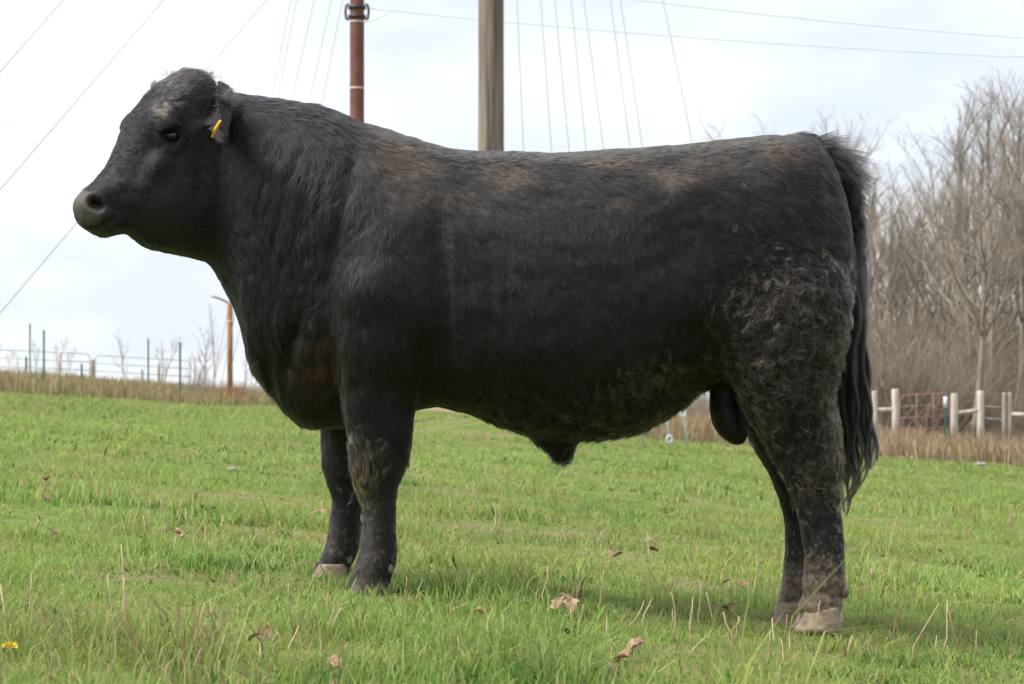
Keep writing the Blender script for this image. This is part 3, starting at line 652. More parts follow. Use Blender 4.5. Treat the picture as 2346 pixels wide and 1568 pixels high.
# matted, muddy locks on thigh, flank, hock and knee
def locks(ng, per=7, K=9):
    xx = cen[:, 0] * F / cen[:, 1] + CX; yy = HY - (cen[:, 2] - H) * F / cen[:, 1]
    th = np.exp(-(((xx - 1800) / 140) ** 2 + ((yy - 800) / 170) ** 2) ** 1.6); hk = np.exp(-(((xx - 1885) / 42) ** 2 + ((yy - 1085) / 72) ** 2))
    fl = np.exp(-((yy - np.interp(xx, (1300, 1380, 1460, 1540, 1640), (935, 900, 868, 848, 858))) / 26) ** 2) * sstep(1290, 1420, xx) * (1 - sstep(1640, 1700, xx))
    lo = np.exp(-(((xx - 1390) / 120) ** 2 + ((yy - 950) / 28) ** 2)) * .5; kn = np.exp(-(((xx - 836) / 30) ** 2 + ((yy - 1075) / 55) ** 2)); el = np.exp(-(((xx - 855) / 55) ** 2 + ((yy - 822) / 24) ** 2)) * .35
    back = np.exp(-(((xx - 1330) / 160) ** 2 + ((yy - 425) / 40) ** 2)) * .10
    wgt = area * (facing > -.1) * (.8 * th + .7 * hk + .8 * fl + lo + .55 * kn) * ~((xx > 1610) & (xx < 1722) & (yy > 880) & (np.abs(cen[:, 1] - Y0) < .12))
    g, gn = sample(ng, wgt); gd, x, y, top = flow(g, gn)
    isk = np.exp(-(((x - 836) / 40) ** 2 + ((y - 1075) / 65) ** 2)) > .3; isf = (x < 1640) & (x > 1250)
    curl = np.where(isk, .25, np.where(isf, .6, 1.0)); ln = rng.uniform(.018, .038, ng) * np.where(isk, .75, 1)
    side = np.cross(gn, gd); a0 = rng.normal(0, .6, ng) * curl; gd = norm(gd * np.cos(a0)[:, None] + side * np.sin(a0)[:, None]); side = np.cross(gn, gd)
    ph = rng.uniform(0, 6.28, ng); fr = rng.uniform(5, 10, ng) * rng.choice((-1, 1), ng); am = ln * rng.uniform(.10, .24, ng) * curl
    n = ng * per; idx = np.repeat(np.arange(ng), per); off = rng.normal(0, .0048, (n, 3)); S = np.zeros((n, K, 3)); jit = rng.normal(0, .45, n)
    for k in range(K):
        t = k / (K - 1); q = ph[idx] + fr[idx] * t + jit
        c = g[idx] + gd[idx] * (ln[idx] * t)[:, None] + side[idx] * (am[idx] * t ** .5 * np.sin(q))[:, None] + gn[idx] * (.002 + ln[idx] * .09 * math.sin(t * 2.2) + am[idx] * .5 * t * np.cos(q))[:, None]
        S[:, k] = c + off * (1 - .62 * t ** .7)
    u = rng.random(ng); c = np.where((u < .50)[:, None], np.array((.013, .0095, .0085)), np.where((u < .84)[:, None], np.array((.082, .056, .042)), np.array((.20, .155, .120))))
    c = np.where(isk[:, None], np.where((u < .45)[:, None], np.array((.030, .022, .017)), np.array((.17, .118, .072))), c)
    c = np.where((isf & (u > .68))[:, None], np.array((.15, .098, .072)), c)
    c = c[idx] * rng.uniform(.6, 1.35, (n, 1)); rad = np.linspace(1, .35, K)[None, :] * rng.uniform(.00036, .00066, n)[:, None]
    return S, rad, c
strands('matted_locks', *locks(4300, 9), bull)
# long hair: tail switch, tail-head crest
def along(pl, t):
    pl = np.array(pl, float); seg = np.linalg.norm(np.diff(pl, axis=0), axis=1); cum = np.concatenate([[0], np.cumsum(seg)]) / seg.sum()
    return np.stack([np.interp(t, cum, pl[:, k]) for k in range(pl.shape[1])], -1)
TC = [P(*q) for q in tail_px]
def switch(n):
    K = 14; t0 = rng.uniform(.35, 1.0, n) ** .8; root = along(TC, t0)
    locks = 46; lk = rng.integers(0, locks, n)
    # locks hang down, fan a little and curve forward at the tips
    lx = rng.uniform(-1, 1, locks); lx[:5] = (-1.05, -.9, -.75, .9, .95); ly = rng.normal(0, .022, locks); endy = 1190 - 52 * np.abs(lx + .9) ** 1.1 - rng.uniform(0, 110, locks); lph = rng.uniform(0, 6.3, locks); lam = rng.uniform(.3, 1.2, locks)
    S = np.zeros((n, K, 3)); off = rng.normal(0, .004, (n, 3)); a = rng.uniform(0, 6.28, n); rr = np.interp(t0, np.linspace(0, 1, len(tail_r)), tail_r) * .9
    root = root + np.stack([np.cos(a) * rr, np.sin(a) * rr, 0 * a], 1)
    short = np.minimum(1, rng.uniform(.62, 1.25, n))
    for k in range(K):
        s = k / (K - 1)
        ry = HY - (root[:, 2] - H) * F / Y0
        py = ry + (endy[lk] * short + ry * (1 - short) * .6 - ry * (1 - .4 * short) * 0 - ry) * s if False else ry + (endy[lk] - ry) * s * short
        q = np.clip((py - 760) / 400, 0, 1)
        cx = np.interp(py, (700, 800, 900, 1000, 1060, 1110, 1170), (1966, 1957, 1956, 1965, 1966, 1960, 1936))
        hw = np.interp(py, (700, 800, 900, 1000, 1060, 1120, 1170), (12, 24, 34, 36, 32, 22, 8))
        px = cx + hw * lx[lk] + lam[lk] * (4 + 13 * q ** 1.5) * np.sin(lph[lk] + py / 30)
        tgt = np.stack([(px - CX) / F * Y0, Y0 - .012 + ly[lk] + 0 * px, H + (HY - py) / F * Y0], 1)
        bl_ = sstep(0, .35, np.full(n, s))[:, None] if k else 0
        pos = np.stack([root[:, 0], root[:, 1], H + (HY - py) / F * Y0], 1) * (1 - bl_) + tgt * bl_
        S[:, k] = pos + off * (1 - .5 * s)
    S[:, 0] = root
    rad = np.linspace(1, .15, K)[None, :] * rng.uniform(.00030, .0006, n)[:, None]
    c = np.tile(np.array((.014, .013, .013)), (n, 1)) * rng.uniform(.5, 1.6, (n, 1)); b = rng.random(locks)[lk] < .34; c[b] = np.array((.050, .038, .031)) * rng.uniform(.5, 1.3, (b.sum(), 1))
    return S, rad, c
strands('tail_switch', *switch(9000), bull)
def crest(n):
    K = 6; t0 = rng.uniform(.11, .62, n); root = along(TC, t0); tg = norm(along(TC, np.clip(t0 + .02, 0, 1)) - along(TC, t0 - .02))
    a = rng.uniform(-1.9, 1.9, n); outw = norm(np.stack([-tg[:, 2], 0 * t0, tg[:, 0]], 1)); outw *= np.sign(outw[:, 0] * .5 + outw[:, 2] + 1e-6)[:, None]
    rr = np.interp(t0, np.linspace(0, 1, len(tail_r)), tail_r) * .85
    dirn = outw * np.cos(a)[:, None] + np.array((0, -1, 0)) * np.sin(a)[:, None]; root = root + dirn * rr[:, None]
    ck = np.floor(t0 * 75) * 10 + np.floor(a * 3); cj = hash3(ck, ck * 0, ck * 0, 3)
    ln = (.019 + .042 * np.exp(-((t0 - .19) / .09) ** 2) * np.abs(np.cos(a * .8))) * (.35 + 1.1 * cj) * rng.uniform(.75, 1.05, n)
    up = (.85 + .5 * (cj - .5)) * (1 - sstep(.3, .55, t0)) + .22
    d0 = norm(dirn * up[:, None] + tg * 1.0); S = np.zeros((n, K, 3))
    for k in range(K):
        s = k / (K - 1); S[:, k] = root + d0 * (ln * s)[:, None] + tg * (ln * .3 * s * s)[:, None] + np.stack([cj - .5, cj * 0, 0 * cj], 1) * (.012 * s)
    rad = np.linspace(1, .15, K)[None, :] * rng.uniform(.0003, .0006, n)[:, None]
    return S, rad, np.tile(np.array((.015, .014, .015)), (n, 1)) * rng.uniform(.5, 1.5, (n, 1))
strands('tail_head_hair', *crest(9000), bull)
# tufts: poll, far ear tip
def tuft(px, py, dy, n, sx, sy, L_, dirn, col=(.02, .019, .02), spread=.5):
    K = 5; c = P(px, py, Y0 + dy); root = c + rng.normal(0, 1, (n, 3)) * np.array((sx, sx, sy)); d = norm(np.array(dirn) + rng.normal(0, 1, (n, 3)) * spread * np.array((1, .6, .6)))
    l_ = L_ * rng.uniform(.4, 1.1, n); S = np.stack([root + d * (l_ * k / (K - 1))[:, None] for k in range(K)], 1)
    return S, np.linspace(1, .2, K)[None, :] * rng.uniform(.0003, .0005, n)[:, None], np.tile(np.array(col), (n, 1)) * rng.uniform(.5, 1.6, (n, 1))
parts_ = [tuft(437, 178, -.05, 1100, .030, .006, .022, (.5, 0, .8)), tuft(460, 188, -.04, 260, .012, .006, .034, (.1, 0, 1), spread=.3),
          tuft(522, 228, -.2, 500, .012, .012, .026, (.6, 0, .2)), tuft(352, 200, .02, 130, .005, .004, .020, (.2, 0, 1), spread=.2)]
for (cxp, py_, yc, rx_, ry_) in ((1880, 1410, -.162, 44, .056), (1814, 1398, .155, 36, .054), (848, 1338, -.186, 43, .060), (763, 1304, .19, 38, .058)):
    n_ = 900; a_ = rng.uniform(0, 6.283, n_); c_ = P(cxp, py_, Y0 + yc); root_ = c_ + np.stack([np.cos(a_) * rx_ / F * Y0, np.sin(a_) * ry_, rng.uniform(0, .022, n_)], 1); d_h = norm(np.stack([np.cos(a_) * .30, np.sin(a_) * .30, -np.ones(n_)], 1) + rng.normal(0, .16, (n_, 3))); l_h = rng.uniform(.010, .026, n_)
    cc_, _ = coat(root_, d_h)
    parts_.append((np.stack([root_ + d_h * (l_h * k / 4)[:, None] for k in range(5)], 1), np.linspace(1, .2, 5)[None, :] * rng.uniform(.0003, .0006, n_)[:, None], cc_ * rng.uniform(.5, 1.3, (n_, 1))))
strands('tuft_hair', *[np.concatenate(z) for z in zip(*parts_)], bull)

# eye, hooves, dewclaws, tag
EC, EN = hit(393, 313)
m_ = MB()
def sphere(mb, c, r, n=20):
    mb.rings([[np.asarray(c) + np.array((r[0] * math.sin(math.pi * i / n) * math.cos(2 * math.pi * k / n), r[1] * math.sin(math.pi * i / n) * math.sin(2 * math.pi * k / n), r[2] * math.cos(math.pi * i / n))) for k in range(n)] for i in range(1, n)])
sphere(m_, EC - EN * .006 - ORG, (.025, .025, .0165)); m_.build('eyeball', M['eye'], bull)
lid = mat('eyelid_skin', (.011, .0105, .012), .55, 0, .3)
for pts, r in ((((368,324),(375,308),(386,299),(399,296),(412,301),(421,312),(425,324)), .0062), (((368,324),(380,332),(394,336),(408,335),(420,329),(425,324)), .0042)):
    m_ = MB(); pp = []
    for q in pts:
        c_, n_ = hit(*q); pp.append(EC + EN * .0075 + (c_ - EC) - EN * float(np.dot(c_ - EC, EN)) - EN * .35 * np.linalg.norm(c_ - EC) ** 2 / .025 - ORG)
    k_ = len(pp); m_.tube(pp, [r * (.45 + .55 * math.sin(math.pi * i_ / (k_ - 1))) for i_ in range(k_)], 10); m_.build('eyelid', lid, bull)
fe = HP(352, 300, -.13); m_ = MB(); sphere(m_, fe - ORG, (.02, .02, .017)); m_.build('eyeball', M['eye'], bull)
def hoof(xl, xr, tl, tr, ytop, ybot, yc, wy, mt, dc):
    for s in (-1, 1):
        mb = MB(); Y = Y0 + yc; rs = []
        for f in np.linspace(0, 1, 7):
            py = ybot + (ytop - ybot) * f; a = xl + (tl - xl) * f ** .8; b = xr + (tr - xr) * f
            A, B = P(a, py, Y), P(b, py, Y); c = (A + B) / 2; rx = (B[0] - A[0]) / 2; ww = wy * .5 * (1 - .12 * f); r = []
            for k in range(24):
                t = 2 * math.pi * k / 24; cc_, s_ = math.cos(t), math.sin(t)
                taper = 1 - .45 * max(0, -cc_) ** 2
                r.append(c + np.array((rx * math.copysign(abs(cc_) ** .8, cc_), s * (wy * .5 + .002) + ww * s_ * taper, 0)) - ORG)
            rs.append(r)
        mb.rings(rs); h = mb.build('hoof', mt, bull)
    for s in (-1, 1):
        mb = MB(); c = P(dc[0], dc[1], Y0 + yc) + np.array((0, s * wy * .55, 0)) - ORG; sphere(mb, c, (.0115, .010, .015), 12); mb.build('dewclaw', M['darkhoof'], bull)
hoof(1810, 1924, 1846, 1918, 1388, 1446, -.162, .066, M['hoof'], (1931, 1356))
hoof(1748, 1846, 1786, 1846, 1378, 1434, .155, .066, M['hoof'], (1858, 1350))
hoof(800, 888, 812, 884, 1326, 1360, -.186, .060, M['darkhoof'], (893, 1301))
hoof(700, 798, 734, 796, 1290, 1338, .19, .062, M['hoof'], (800, 1279))
# yellow tag hanging in the ear, seen edge-on
ta = P(505, 278, 6.14) - ORG; tb = P(487, 308, 6.12) - ORG
ax = Vector(tb - ta); ln = ax.length; ax.normalize(); sd = Vector((-.07, 1, 0)); sd = (sd - ax * sd.dot(ax)).normalized(); nn_ = ax.cross(sd)
mb = MB(); prof = [(0, .006), (.12, .010), (.35, .020), (.9, .022), (1, .018)]; vs = []; fs = []
for t, hw in prof:
    for (u, v) in ((-1, -1), (1, -1), (1, 1), (-1, 1)):
        vs.append(Vector(ta) + ax * ln * t + sd * hw * u + nn_ * .0024 * v)
for i_ in range(len(prof) - 1):
    for k in range(4): fs.append((i_ * 4 + k, i_ * 4 + (k + 1) % 4, i_ * 4 + 4 + (k + 1) % 4, i_ * 4 + 4 + k))
fs += [(3, 2, 1, 0), tuple(len(vs) - 4 + k for k in range(4))]; mb.add(vs, fs); tg_ = mb.build('ear_tag', M['tag'], bull, smooth=False)
tag(tg_, 'yellow plastic ear tag')

# ------------------------------------------------------------------ poles, cables, guy wires
def pole(name, px, Y, dia_px, top_z, material, label, n=28, wob=.012):
    b = at_dist(px, Y); r = dia_px / F * Y / 2; root = empty(name, b, label, 'pole'); m = MB()
    zs = np.linspace(-.3, top_z - b[2], 40); m.tube([(0, 0, z) for z in zs], [r * (1.04 - .10 * max(0, z) / 14) for z in zs], n, wob=wob)
    m.build('shaft', material, root); return root, b, r
wp, wb, wr = pole('utility_pole', 1125, 35, 59, 20.4, M['wood'], 'thick weathered wooden utility pole rising behind the back of the bull')
sp, sb, sr = pole('steel_pole', 818, 40, 33, 9.5, M['rust'], 'rusty red-brown steel pole with dark clamps behind the neck of the bull', wob=0)
def zat(py, Y): return H + (HY - py) / F * Y
def ringband(py, h, r, mt, nm):
    m = MB(); z = zat(py, 40) - sb[2]; m.tube([(0, 0, z - h / 2), (0, 0, z - h / 2 + .004), (0, 0, z + h / 2 - .004), (0, 0, z + h / 2)], [r * .97, r, r, r * .97], 28); return m.build(nm, mt, sp)
for py in (18, 39): ringband(py, .055, sr * 1.25, M['clamp'], 'clamp')
for py in (51, 203): ringband(py, .03, sr * 1.06, M['band'], 'band')
for s in (1, -1):
    m = MB(); m.tube([(s * sr * 1.15, 0, zat(10, 40) - sb[2]), (s * sr * 1.5, 0, zat(13, 40) - sb[2]), (s * sr * 1.62, 0, zat(28, 40) - sb[2]), (s * sr * 1.5, 0, zat(43, 40) - sb[2]), (s * sr * 1.15, 0, zat(46, 40) - sb[2])], .022, 8); m.build('bracket', M['clamp'], sp)
def wire(a, b, r, label, group, name='guy_wire', sag=0, n=2, cat='wire', mt=None):
    a = np.asarray(a, float); b = np.asarray(b, float); m = MB(); pts = []
    for t in np.linspace(0, 1, n): pts.append((b - a) * t - np.array((0, 0, sag * 4 * t * (1 - t))))
    m.tube(pts, r, 6); return tag(m.build(name, mt or M['wire'], None, loc=a), label, cat, group)
wire(P(843, 19, 40), P(2420, 134, 40), .009, 'upper cable strung from the clamps of the rusty steel pole', None, 'overhead_cable', .10, 16)
wire(P(836, 51, 39.9), P(893, 27, 39.98), .009, 'short jumper wire from pale band to cable at the rusty steel pole', None, 'jumper_wire', .03, 8)
wire(P(1400, -8, 40), P(2420, 92, 40), .0095, 'higher cable crossing the sky above the leafless wood', None, 'overhead_cable', .06, 16)
PT = wb + np.array((0, 0, 19.4 - wb[2]))
GL = 'thin pale guy wire running down from the wooden utility pole'
for x0, x1, y1, Da in ((1185, 1200, 340, 36), (1240, 1265, 345, 37), (1273, 1306, 345, 37), (1310, 1345, 345, 38), (1335, 1383, 345, 38), (1402, 1448, 345, 37), (1425, 1477, 345, 38), (1525, 1592, 322, 37)):
    k = (x1 - x0) / y1; px = x0 + k * 1010; g_ = at_dist(px, Da)
    pt = P(x0 - 2000 * k, -2000, 35); pt[0] = PT[0] + np.clip(pt[0] - PT[0], -.35, .35); pt[1] = PT[1]
    wire(g_ - (0, 0, .1), pt, .006, GL, 'guy wires of the utility pole')
    if px > 1405 and px < 1700:
        d = Vector(pt - g_).normalized(); m = MB(); root = empty('anchor_rod', g_, 'pale anchor rod with ring eye standing in the grass behind the belly', 'anchor rod', 'guy anchor rods behind the bull')
        m.tube([d * -.05, d * .95], .019, 10); m.build('guard_tube', M['guard'], root)
        m = MB(); t0 = .18 if 1500 < px < 1560 else .62; c = d * t0
        m.tube([c + Vector((.045 * math.cos(q), -.025, .055 * math.sin(q))) for q in np.linspace(0, 2 * math.pi, 17)], .014, 8); m.build('ring_eye', M['guard'], root)
for x0, x1, y1, Da in ((625, 595, 190, 52), (675, 632, 225, 50), (720, 668, 230, 50), (767, 714, 240, 48), (813, 758, 240, 46)):
    k = (x1 - x0) / y1; px = x0 + k * 945; g_ = at_dist(px, Da); pt = P(x0 - 2000 * k, -2000, 35); pt[0] = PT[0] + np.clip(pt[0] - PT[0], -.35, .35); pt[1] = PT[1]
    # the wire keeps its line in the picture while it comes nearer towards the pole
    wire(g_ - (0, 0, .1), pt, .006, 'thin pale guy wire slanting down behind the neck of the bull', 'guy wires behind the neck')
for (xa, ya), (xb, yb), lab in (((760, -176), (-120, 859), 'long slanting cable passing behind the head of the bull'), ((560, -215), (-160, 621), 'long slanting cable in the open sky in front of the head'), ((330, -210), (-140, 324), 'highest slanting cable crossing the corner of the sky')):
    wire(P(xb, yb, 46), P(xa, ya, 42), .010, lab, None, 'slanting_cable', 0.0, 2, 'cable', M['cable'])

# ------------------------------------------------------------------ fences, gates, posts
def tpost(px, Y, pytop, pybase=None, white=False, label='', group=None):
    b = at_dist(px, Y); h = zat(pytop, Y) - b[2]; root = empty('steel_post', b, label, 'post', group); m = MB()
    m.box((0, 0, h / 2 - .1), (.010, .045, h + .2)); m.box((0, -.025, h / 2 - .1), (.046, .010, h + .2)); m.build('shaft', M['green'], root, False)
    if white:
        m = MB(); m.tube([(0, 0, h - .26), (0, 0, h + .01)], .045, 10); m.build('white_cap', M['guard'], root)
    m = MB()
    for z in np.arange(.35, h - .08, .12): m.box((0, -.04, z), (.02, .012, .018))
    tag(m.build('studs', M['green'], root, False), kind='stuff'); return root
tpost(101, 55, 757, label='green steel fence post in front of the pipe gate, taller of the two free-standing ones')
tpost(413, 53, 785, label='green steel fence post standing near the rusty bent-arm post')
tpost(69, 74, 742, label='thin green steel post behind the pipe gate')
tpost(340, 66, 776, label='green steel post beside the leaning sapling at the pipe gate')
def pipe_gate(px0, px1, Y, pyt0, pyt1, rails, hgt, mt, label, name='pipe_gate', kk=1.0):
    a = P(px0, pyt0, Y); b = P(px1, pyt1, Y); root = empty(name, (a + b) / 2 - np.array((0, 0, hgt)), label, 'gate'); o = np.array(root.location)
    dx = b - a; u = dx / np.linalg.norm(dx); rc = .18; dn = np.array((0, 0, -1))
    m = MB(); fr = [a + dn * hgt, a + dn * rc] + [a + u * rc * (1 - math.cos(q)) + dn * rc * (1 - math.sin(q)) for q in np.linspace(.2, 1.57, 6)] + [b - u * rc * (1 - math.sin(q)) + dn * rc * (1 - math.cos(q)) for q in np.linspace(.0, 1.37, 6)] + [b + dn * rc, b + dn * hgt]
    m.tube([p - o for p in fr], .021 * kk, 8); m.build('frame', mt, root)
    for k in range(1, rails):
        m = MB(); d = dn * hgt * k / (rails - 1); m.tube([a + d - o, b + d - o], .017 * kk, 8); m.build('rail', mt, root)
    for t in (.33, .67):
        m = MB(); p = a + dx * t - np.array((0, .03, 0)); m.tube([p - o, p + dn * hgt - o], .017 * kk, 6); m.build('upright', mt, root)
    return root
pipe_gate(-12, 206, 84, 801, 811, 5, 1.20, M['gate'], 'weathered green pipe gate with rounded corners, the one beside the wide brown weeds')
pipe_gate(218, 436, 84, 814, 827, 5, 1.15, M['gate'], 'weathered green pipe gate with rounded corners, behind the leaning sapling')
def wpost(px, Y, pytop, wpx, mt, label, group=None, name='wooden_post', tilt=0):
    b = at_dist(px, Y); h = zat(pytop, Y) - b[2]; r = wpx / F * Y / 2; m = MB()
    m.tube([(0, 0, -.2), (tilt * .5, 0, h * .5), (tilt, 0, h - .03), (tilt, 0, h)], [r * 1.03, r, r * .97, r * .85], 14, wob=.02); return tag(m.build(name, mt, None, loc=b), label, 'post', group)
wpost(212, 84, 824, 8, M['greywood'], 'grey wooden gate post between the two pipe gates')
wpost(138, 80, 808, 5, M['white'], 'thin pale wooden stake in front of the pipe gate'); wpost(364, 80, 833, 6, M['greywood'], 'weathered wooden stake among the saplings behind the gate'); wpost(326, 78, 848, 5, M['greywood'], 'low wooden stake in the weeds at the gate')
wpost(187, 78, 834, 5, M['green'], 'short green stake in front of the gate post'); wpost(60, 80, 818, 5, M['green'], 'short green stake at the end of the pipe gate')
# bent-arm post
b = at_dist(527, 64); Y = 64; rp = empty('rusty_post', b, 'rusty brown pipe post with a bent arm at its top beside the bull', 'post'); m = MB(); h = zat(694, Y) - b[2]
m.tube([(0, 0, -.2), (0, 0, h)], .078, 14); m.build('shaft', M['rustpost'], rp)
m = MB(); m.tube([P(x, y, Y) - b for x, y in ((526, 697), (515, 690), (502, 684), (493, 681), (485, 680))], .028, 8); m.build('arm', M['rustpost'], rp)
m = MB(); m.tube([P(x, y, Y) - b for x, y in ((486, 680), (484, 712), (486, 760))], .008, 6); m.build('hanging_wire', M['wire'], rp)
m = MB(); m.tube([(0, 0, zat(738, Y) - b[2]), (0, 0, zat(735, Y) - b[2])], .086, 12); m.build('band', M['band'], rp)
# board fence by the wood
FW = 'pale wooden fence post'
for px, py, wpx, lab in ((2006, 896, 14, 'pale wooden fence post half hidden by the tail of the bull'), (2053, 892, 17, 'pale wooden fence post at the hinge side of the red gate'), (2185, 902, 16, 'pale wooden fence post on the latch side of the red gate'), (2246, 896, 16, 'tallest pale wooden fence post beyond the latch post')):
    wpost(px, 57, py, wpx, M['white'], lab, 'pale wooden fence posts', tilt=random.uniform(-.035, .035))
for px, lab in ((2301, 'grey weathered fence post of a close pair, paler one'), (2314, 'grey weathered fence post of a close pair, at the end of the rail')): wpost(px, 57, 900, 10, M['greywood'], lab, 'grey fence posts')
def rail(x0, y0, x1, y1, lab, th=9):
    a, b = P(x0, y0, 57), P(x1, y1, 57); m = MB(); m.tube([(0, 0, 0), (b - a) / 2 + np.array((0, 0, -.01)), b - a], th / F * 57 / 2, 10); tag(m.build('fence_rail', M['white'], None, loc=a), lab, 'rail', 'pale fence rails')
rail(2006, 938, 2053, 938, 'pale fence rail next to the tail of the bull'); rail(2183, 946, 2246, 940, 'pale fence rail on the latch side of the red gate'); rail(2316, 949, 2420, 953, 'pale fence rail starting at the pair of grey posts', 10)
pipe_gate(2062, 2176, 56.8, 906, 901, 5, 1.12, M['red'], 'red pipe gate in the pale board fence before the wood', 'red_gate', .62)
tpost(2166, 54, 910, white=True, label='green steel post with white cap in front of the red gate')
for py, lab in ((930, 'thin fence wire between the pale post and the grey pair, upper one'), (958, 'thin fence wire between the pale post and the grey pair, lower one')): wire(P(2246, py, 57), P(2301, py + 3, 57), .006, lab, 'fence wires', 'fence_wire')

# ------------------------------------------------------------------ trees
def grow(seed, height, trunk_r, spread, nlimb, twigs, multi=1, leaning=0.0):
    rd = random.Random(seed); T = MB(); K = MB(); segs = []
    def branch(p, d, ln, r, lvl, mb):
        n = 5 if lvl < 2 else (4 if lvl == 2 else 3); pts = [p]; rs = [r]; dd = d.copy()
        for i in range(n):
            dd = (dd + Vector((rd.gauss(0, .08 + .09 * min(lvl, 2)), rd.gauss(0, .08 + .09 * min(lvl, 2)), rd.gauss(.03, .11)))).normalized()
            pts.append(pts[-1] + dd * ln / n); rs.append(r * (1 - .72 * (i + 1) / n))
        mb.tube(pts, rs, 8 if lvl == 0 else (5 if lvl == 1 else 3), cap=lvl == 0)
        if lvl >= 3: return
        cnt = nlimb if lvl == 0 else (twigs if lvl == 1 else max(3, twigs - 2))
        for c in range(cnt):
            t = rd.uniform(.28 if lvl == 0 else .18, 1.0); i = min(n - 1, int(t * n)); q = pts[i].lerp(pts[i + 1], t * n - i)
            az = rd.uniform(0, 6.283); out_ = Vector((math.cos(az), math.sin(az), 0)); base = (pts[i + 1] - pts[i]).normalized()
            nd = (base * rd.uniform(.7, 1.3) + out_ * rd.uniform(.35, .9) * spread + Vector((0, 0, .16))).normalized()
            f = (1 - .55 * t) * rd.uniform(.7, 1.1)
            branch(q, nd, ln * (.52 if lvl == 0 else .46) * f * 1.15, max(.004, r * (1 - .7 * t) * .55), lvl + 1, T if lvl == 0 else K)
    for m in range(multi):
        a = rd.uniform(0, 6.28); k = .0 if multi == 1 else rd.uniform(.1, .35)
        branch(Vector((math.cos(a) * .12 * (multi > 1), math.sin(a) * .12 * (multi > 1), -.2)), Vector((math.cos(a) * k + leaning, math.sin(a) * k, 1)).normalized(), height * rd.uniform(.8, 1), trunk_r, 0, T)
    return T.mesh('trunk'), K.mesh('crown')
kinds = [grow(11, 12, .17, 1.15, 15, 10), grow(12, 12, .13, .9, 17, 10), grow(13, 11, .14, 1.35, 15, 10), grow(14, 12, .11, .8, 17, 10), grow(15, 9, .09, 1.0, 10, 9, 3)]
def tree(kind, px, Y, toppy, rz, label, group, sxy=1.0, name='bare_tree'):
    b = at_dist(px, Y); tm, km = kinds[kind]
    zmax = max(v.co.z for v in km.vertices) if kind not in ZM else ZM[kind]; ZM[kind] = zmax
    s = (zat(toppy, Y) - b[2]) / zmax; root = empty(name, b, label, 'tree', group); root.rotation_euler = (0, 0, rz); root.scale = (s * sxy, s * sxy, s)
    ob('trunk', tm, M['bark'], root); ob('crown', km, M['twig'], root); return root
ZM = {}
tree(0, 2226, 67, 330, .4, 'forked leafless tree with wide low limbs right behind the red gate', 'trees of the wood', 1.2)
TL = 'tall leafless tree in the wood behind the pale fence'
rt = random.Random(3)
spots = [(2150,88,175),(2200,92,190),(2235,86,200),(2275,84,185),(2310,80,165),(2345,82,150),(2385,85,160),(2420,90,190),(2180,100,250),(2255,104,230),(2330,102,200),(2100,96,330),(2065,92,300),(2035,96,345),(2005,90,285),(1975,98,285),(2120,106,350),(2150,112,400),(2080,110,390),(2020,112,370),(1945,108,275),(1910,116,310),(2290,96,260),(2360,94,230),(2405,100,260),(2470,86,170),(2520,90,200)]
for k, (px, Y, tp) in enumerate(spots): tree([1, 3, 0, 1, 3, 2, 1][k % 7], px, Y, tp, rt.uniform(0, 6.28), TL, 'trees of the wood', rt.uniform(.75, 1.05))
for px, Y, tp in ((1765, 150, 228), (1740, 155, 285), (1800, 150, 262), (1850, 145, 262), (1835, 152, 285), (1880, 150, 250), (1900, 140, 240)):
    tree(rt.choice((0, 1, 2)), px, Y, tp, rt.uniform(0, 6.28), 'distant pale leafless tree just showing above the rump of the bull', 'distant trees above the rump', .9)
# understorey: brush
def bush(seed, n, h, spread):
    rd = random.Random(seed); m = MB()
    for i in range(n):
        a = rd.uniform(0, 6.28); r0 = rd.uniform(0, spread * .5); p = Vector((math.cos(a) * r0, math.sin(a) * r0, -.1)); d = Vector((rd.gauss(0, .35), rd.gauss(0, .35), 1)).normalized(); ln = h * rd.uniform(.45, 1); pts = [p]
        for k in range(4): d = (d + Vector((rd.gauss(0, .18), rd.gauss(0, .18), rd.gauss(-.02, .1)))).normalized(); pts.append(pts[-1] + d * ln / 4)
        r = rd.uniform(.006, .016); m.tube(pts, [r, r * .85, r * .65, r * .45, r * .2], 3, cap=False)
        for k in range(6):
            j = rd.randint(1, 3); q = pts[j].lerp(pts[j + 1], rd.random()); d2 = (d + Vector((rd.gauss(0, .8), rd.gauss(0, .8), rd.gauss(.2, .4)))).normalized(); l2 = ln * rd.uniform(.12, .34)
            m.tube([q, q + d2 * l2 * .5, q + d2 * l2 + Vector((0, 0, l2 * .1))], [r * .5, r * .35, r * .15], 3, cap=False)
    return m.mesh('brush_bush')
bushes = [bush(1, 120, 3.4, 3.2), bush(2, 130, 2.6, 3.6), bush(3, 110, 4.2, 3.0)]
def put_bush(k, px, Y, s, label, group, mt=M['brush'], name='brush_bush', cat='bush'):
    b = at_dist(px, Y); me = bushes[k]; o = ob(name, me, mt, None, b); o.rotation_euler = (0, 0, rt.uniform(0, 6.28)); o.scale = (s * 1.1, s * 1.1, s); return tag(o, label, cat, group)
for k in range(64):
    Y = rt.uniform(75, 108); px = rt.uniform(1960, 2520)
    put_bush(k % 3, px, Y, rt.uniform(.8, 1.6), 'tangle of brown leafless brush under the trees of the wood', 'brush under the wood')
for k in range(14): put_bush(k % 3, 1440 + k * 32, rt.uniform(82, 96), rt.uniform(.55, .8), 'low brown brush seen under the belly of the bull', 'brush behind the belly')
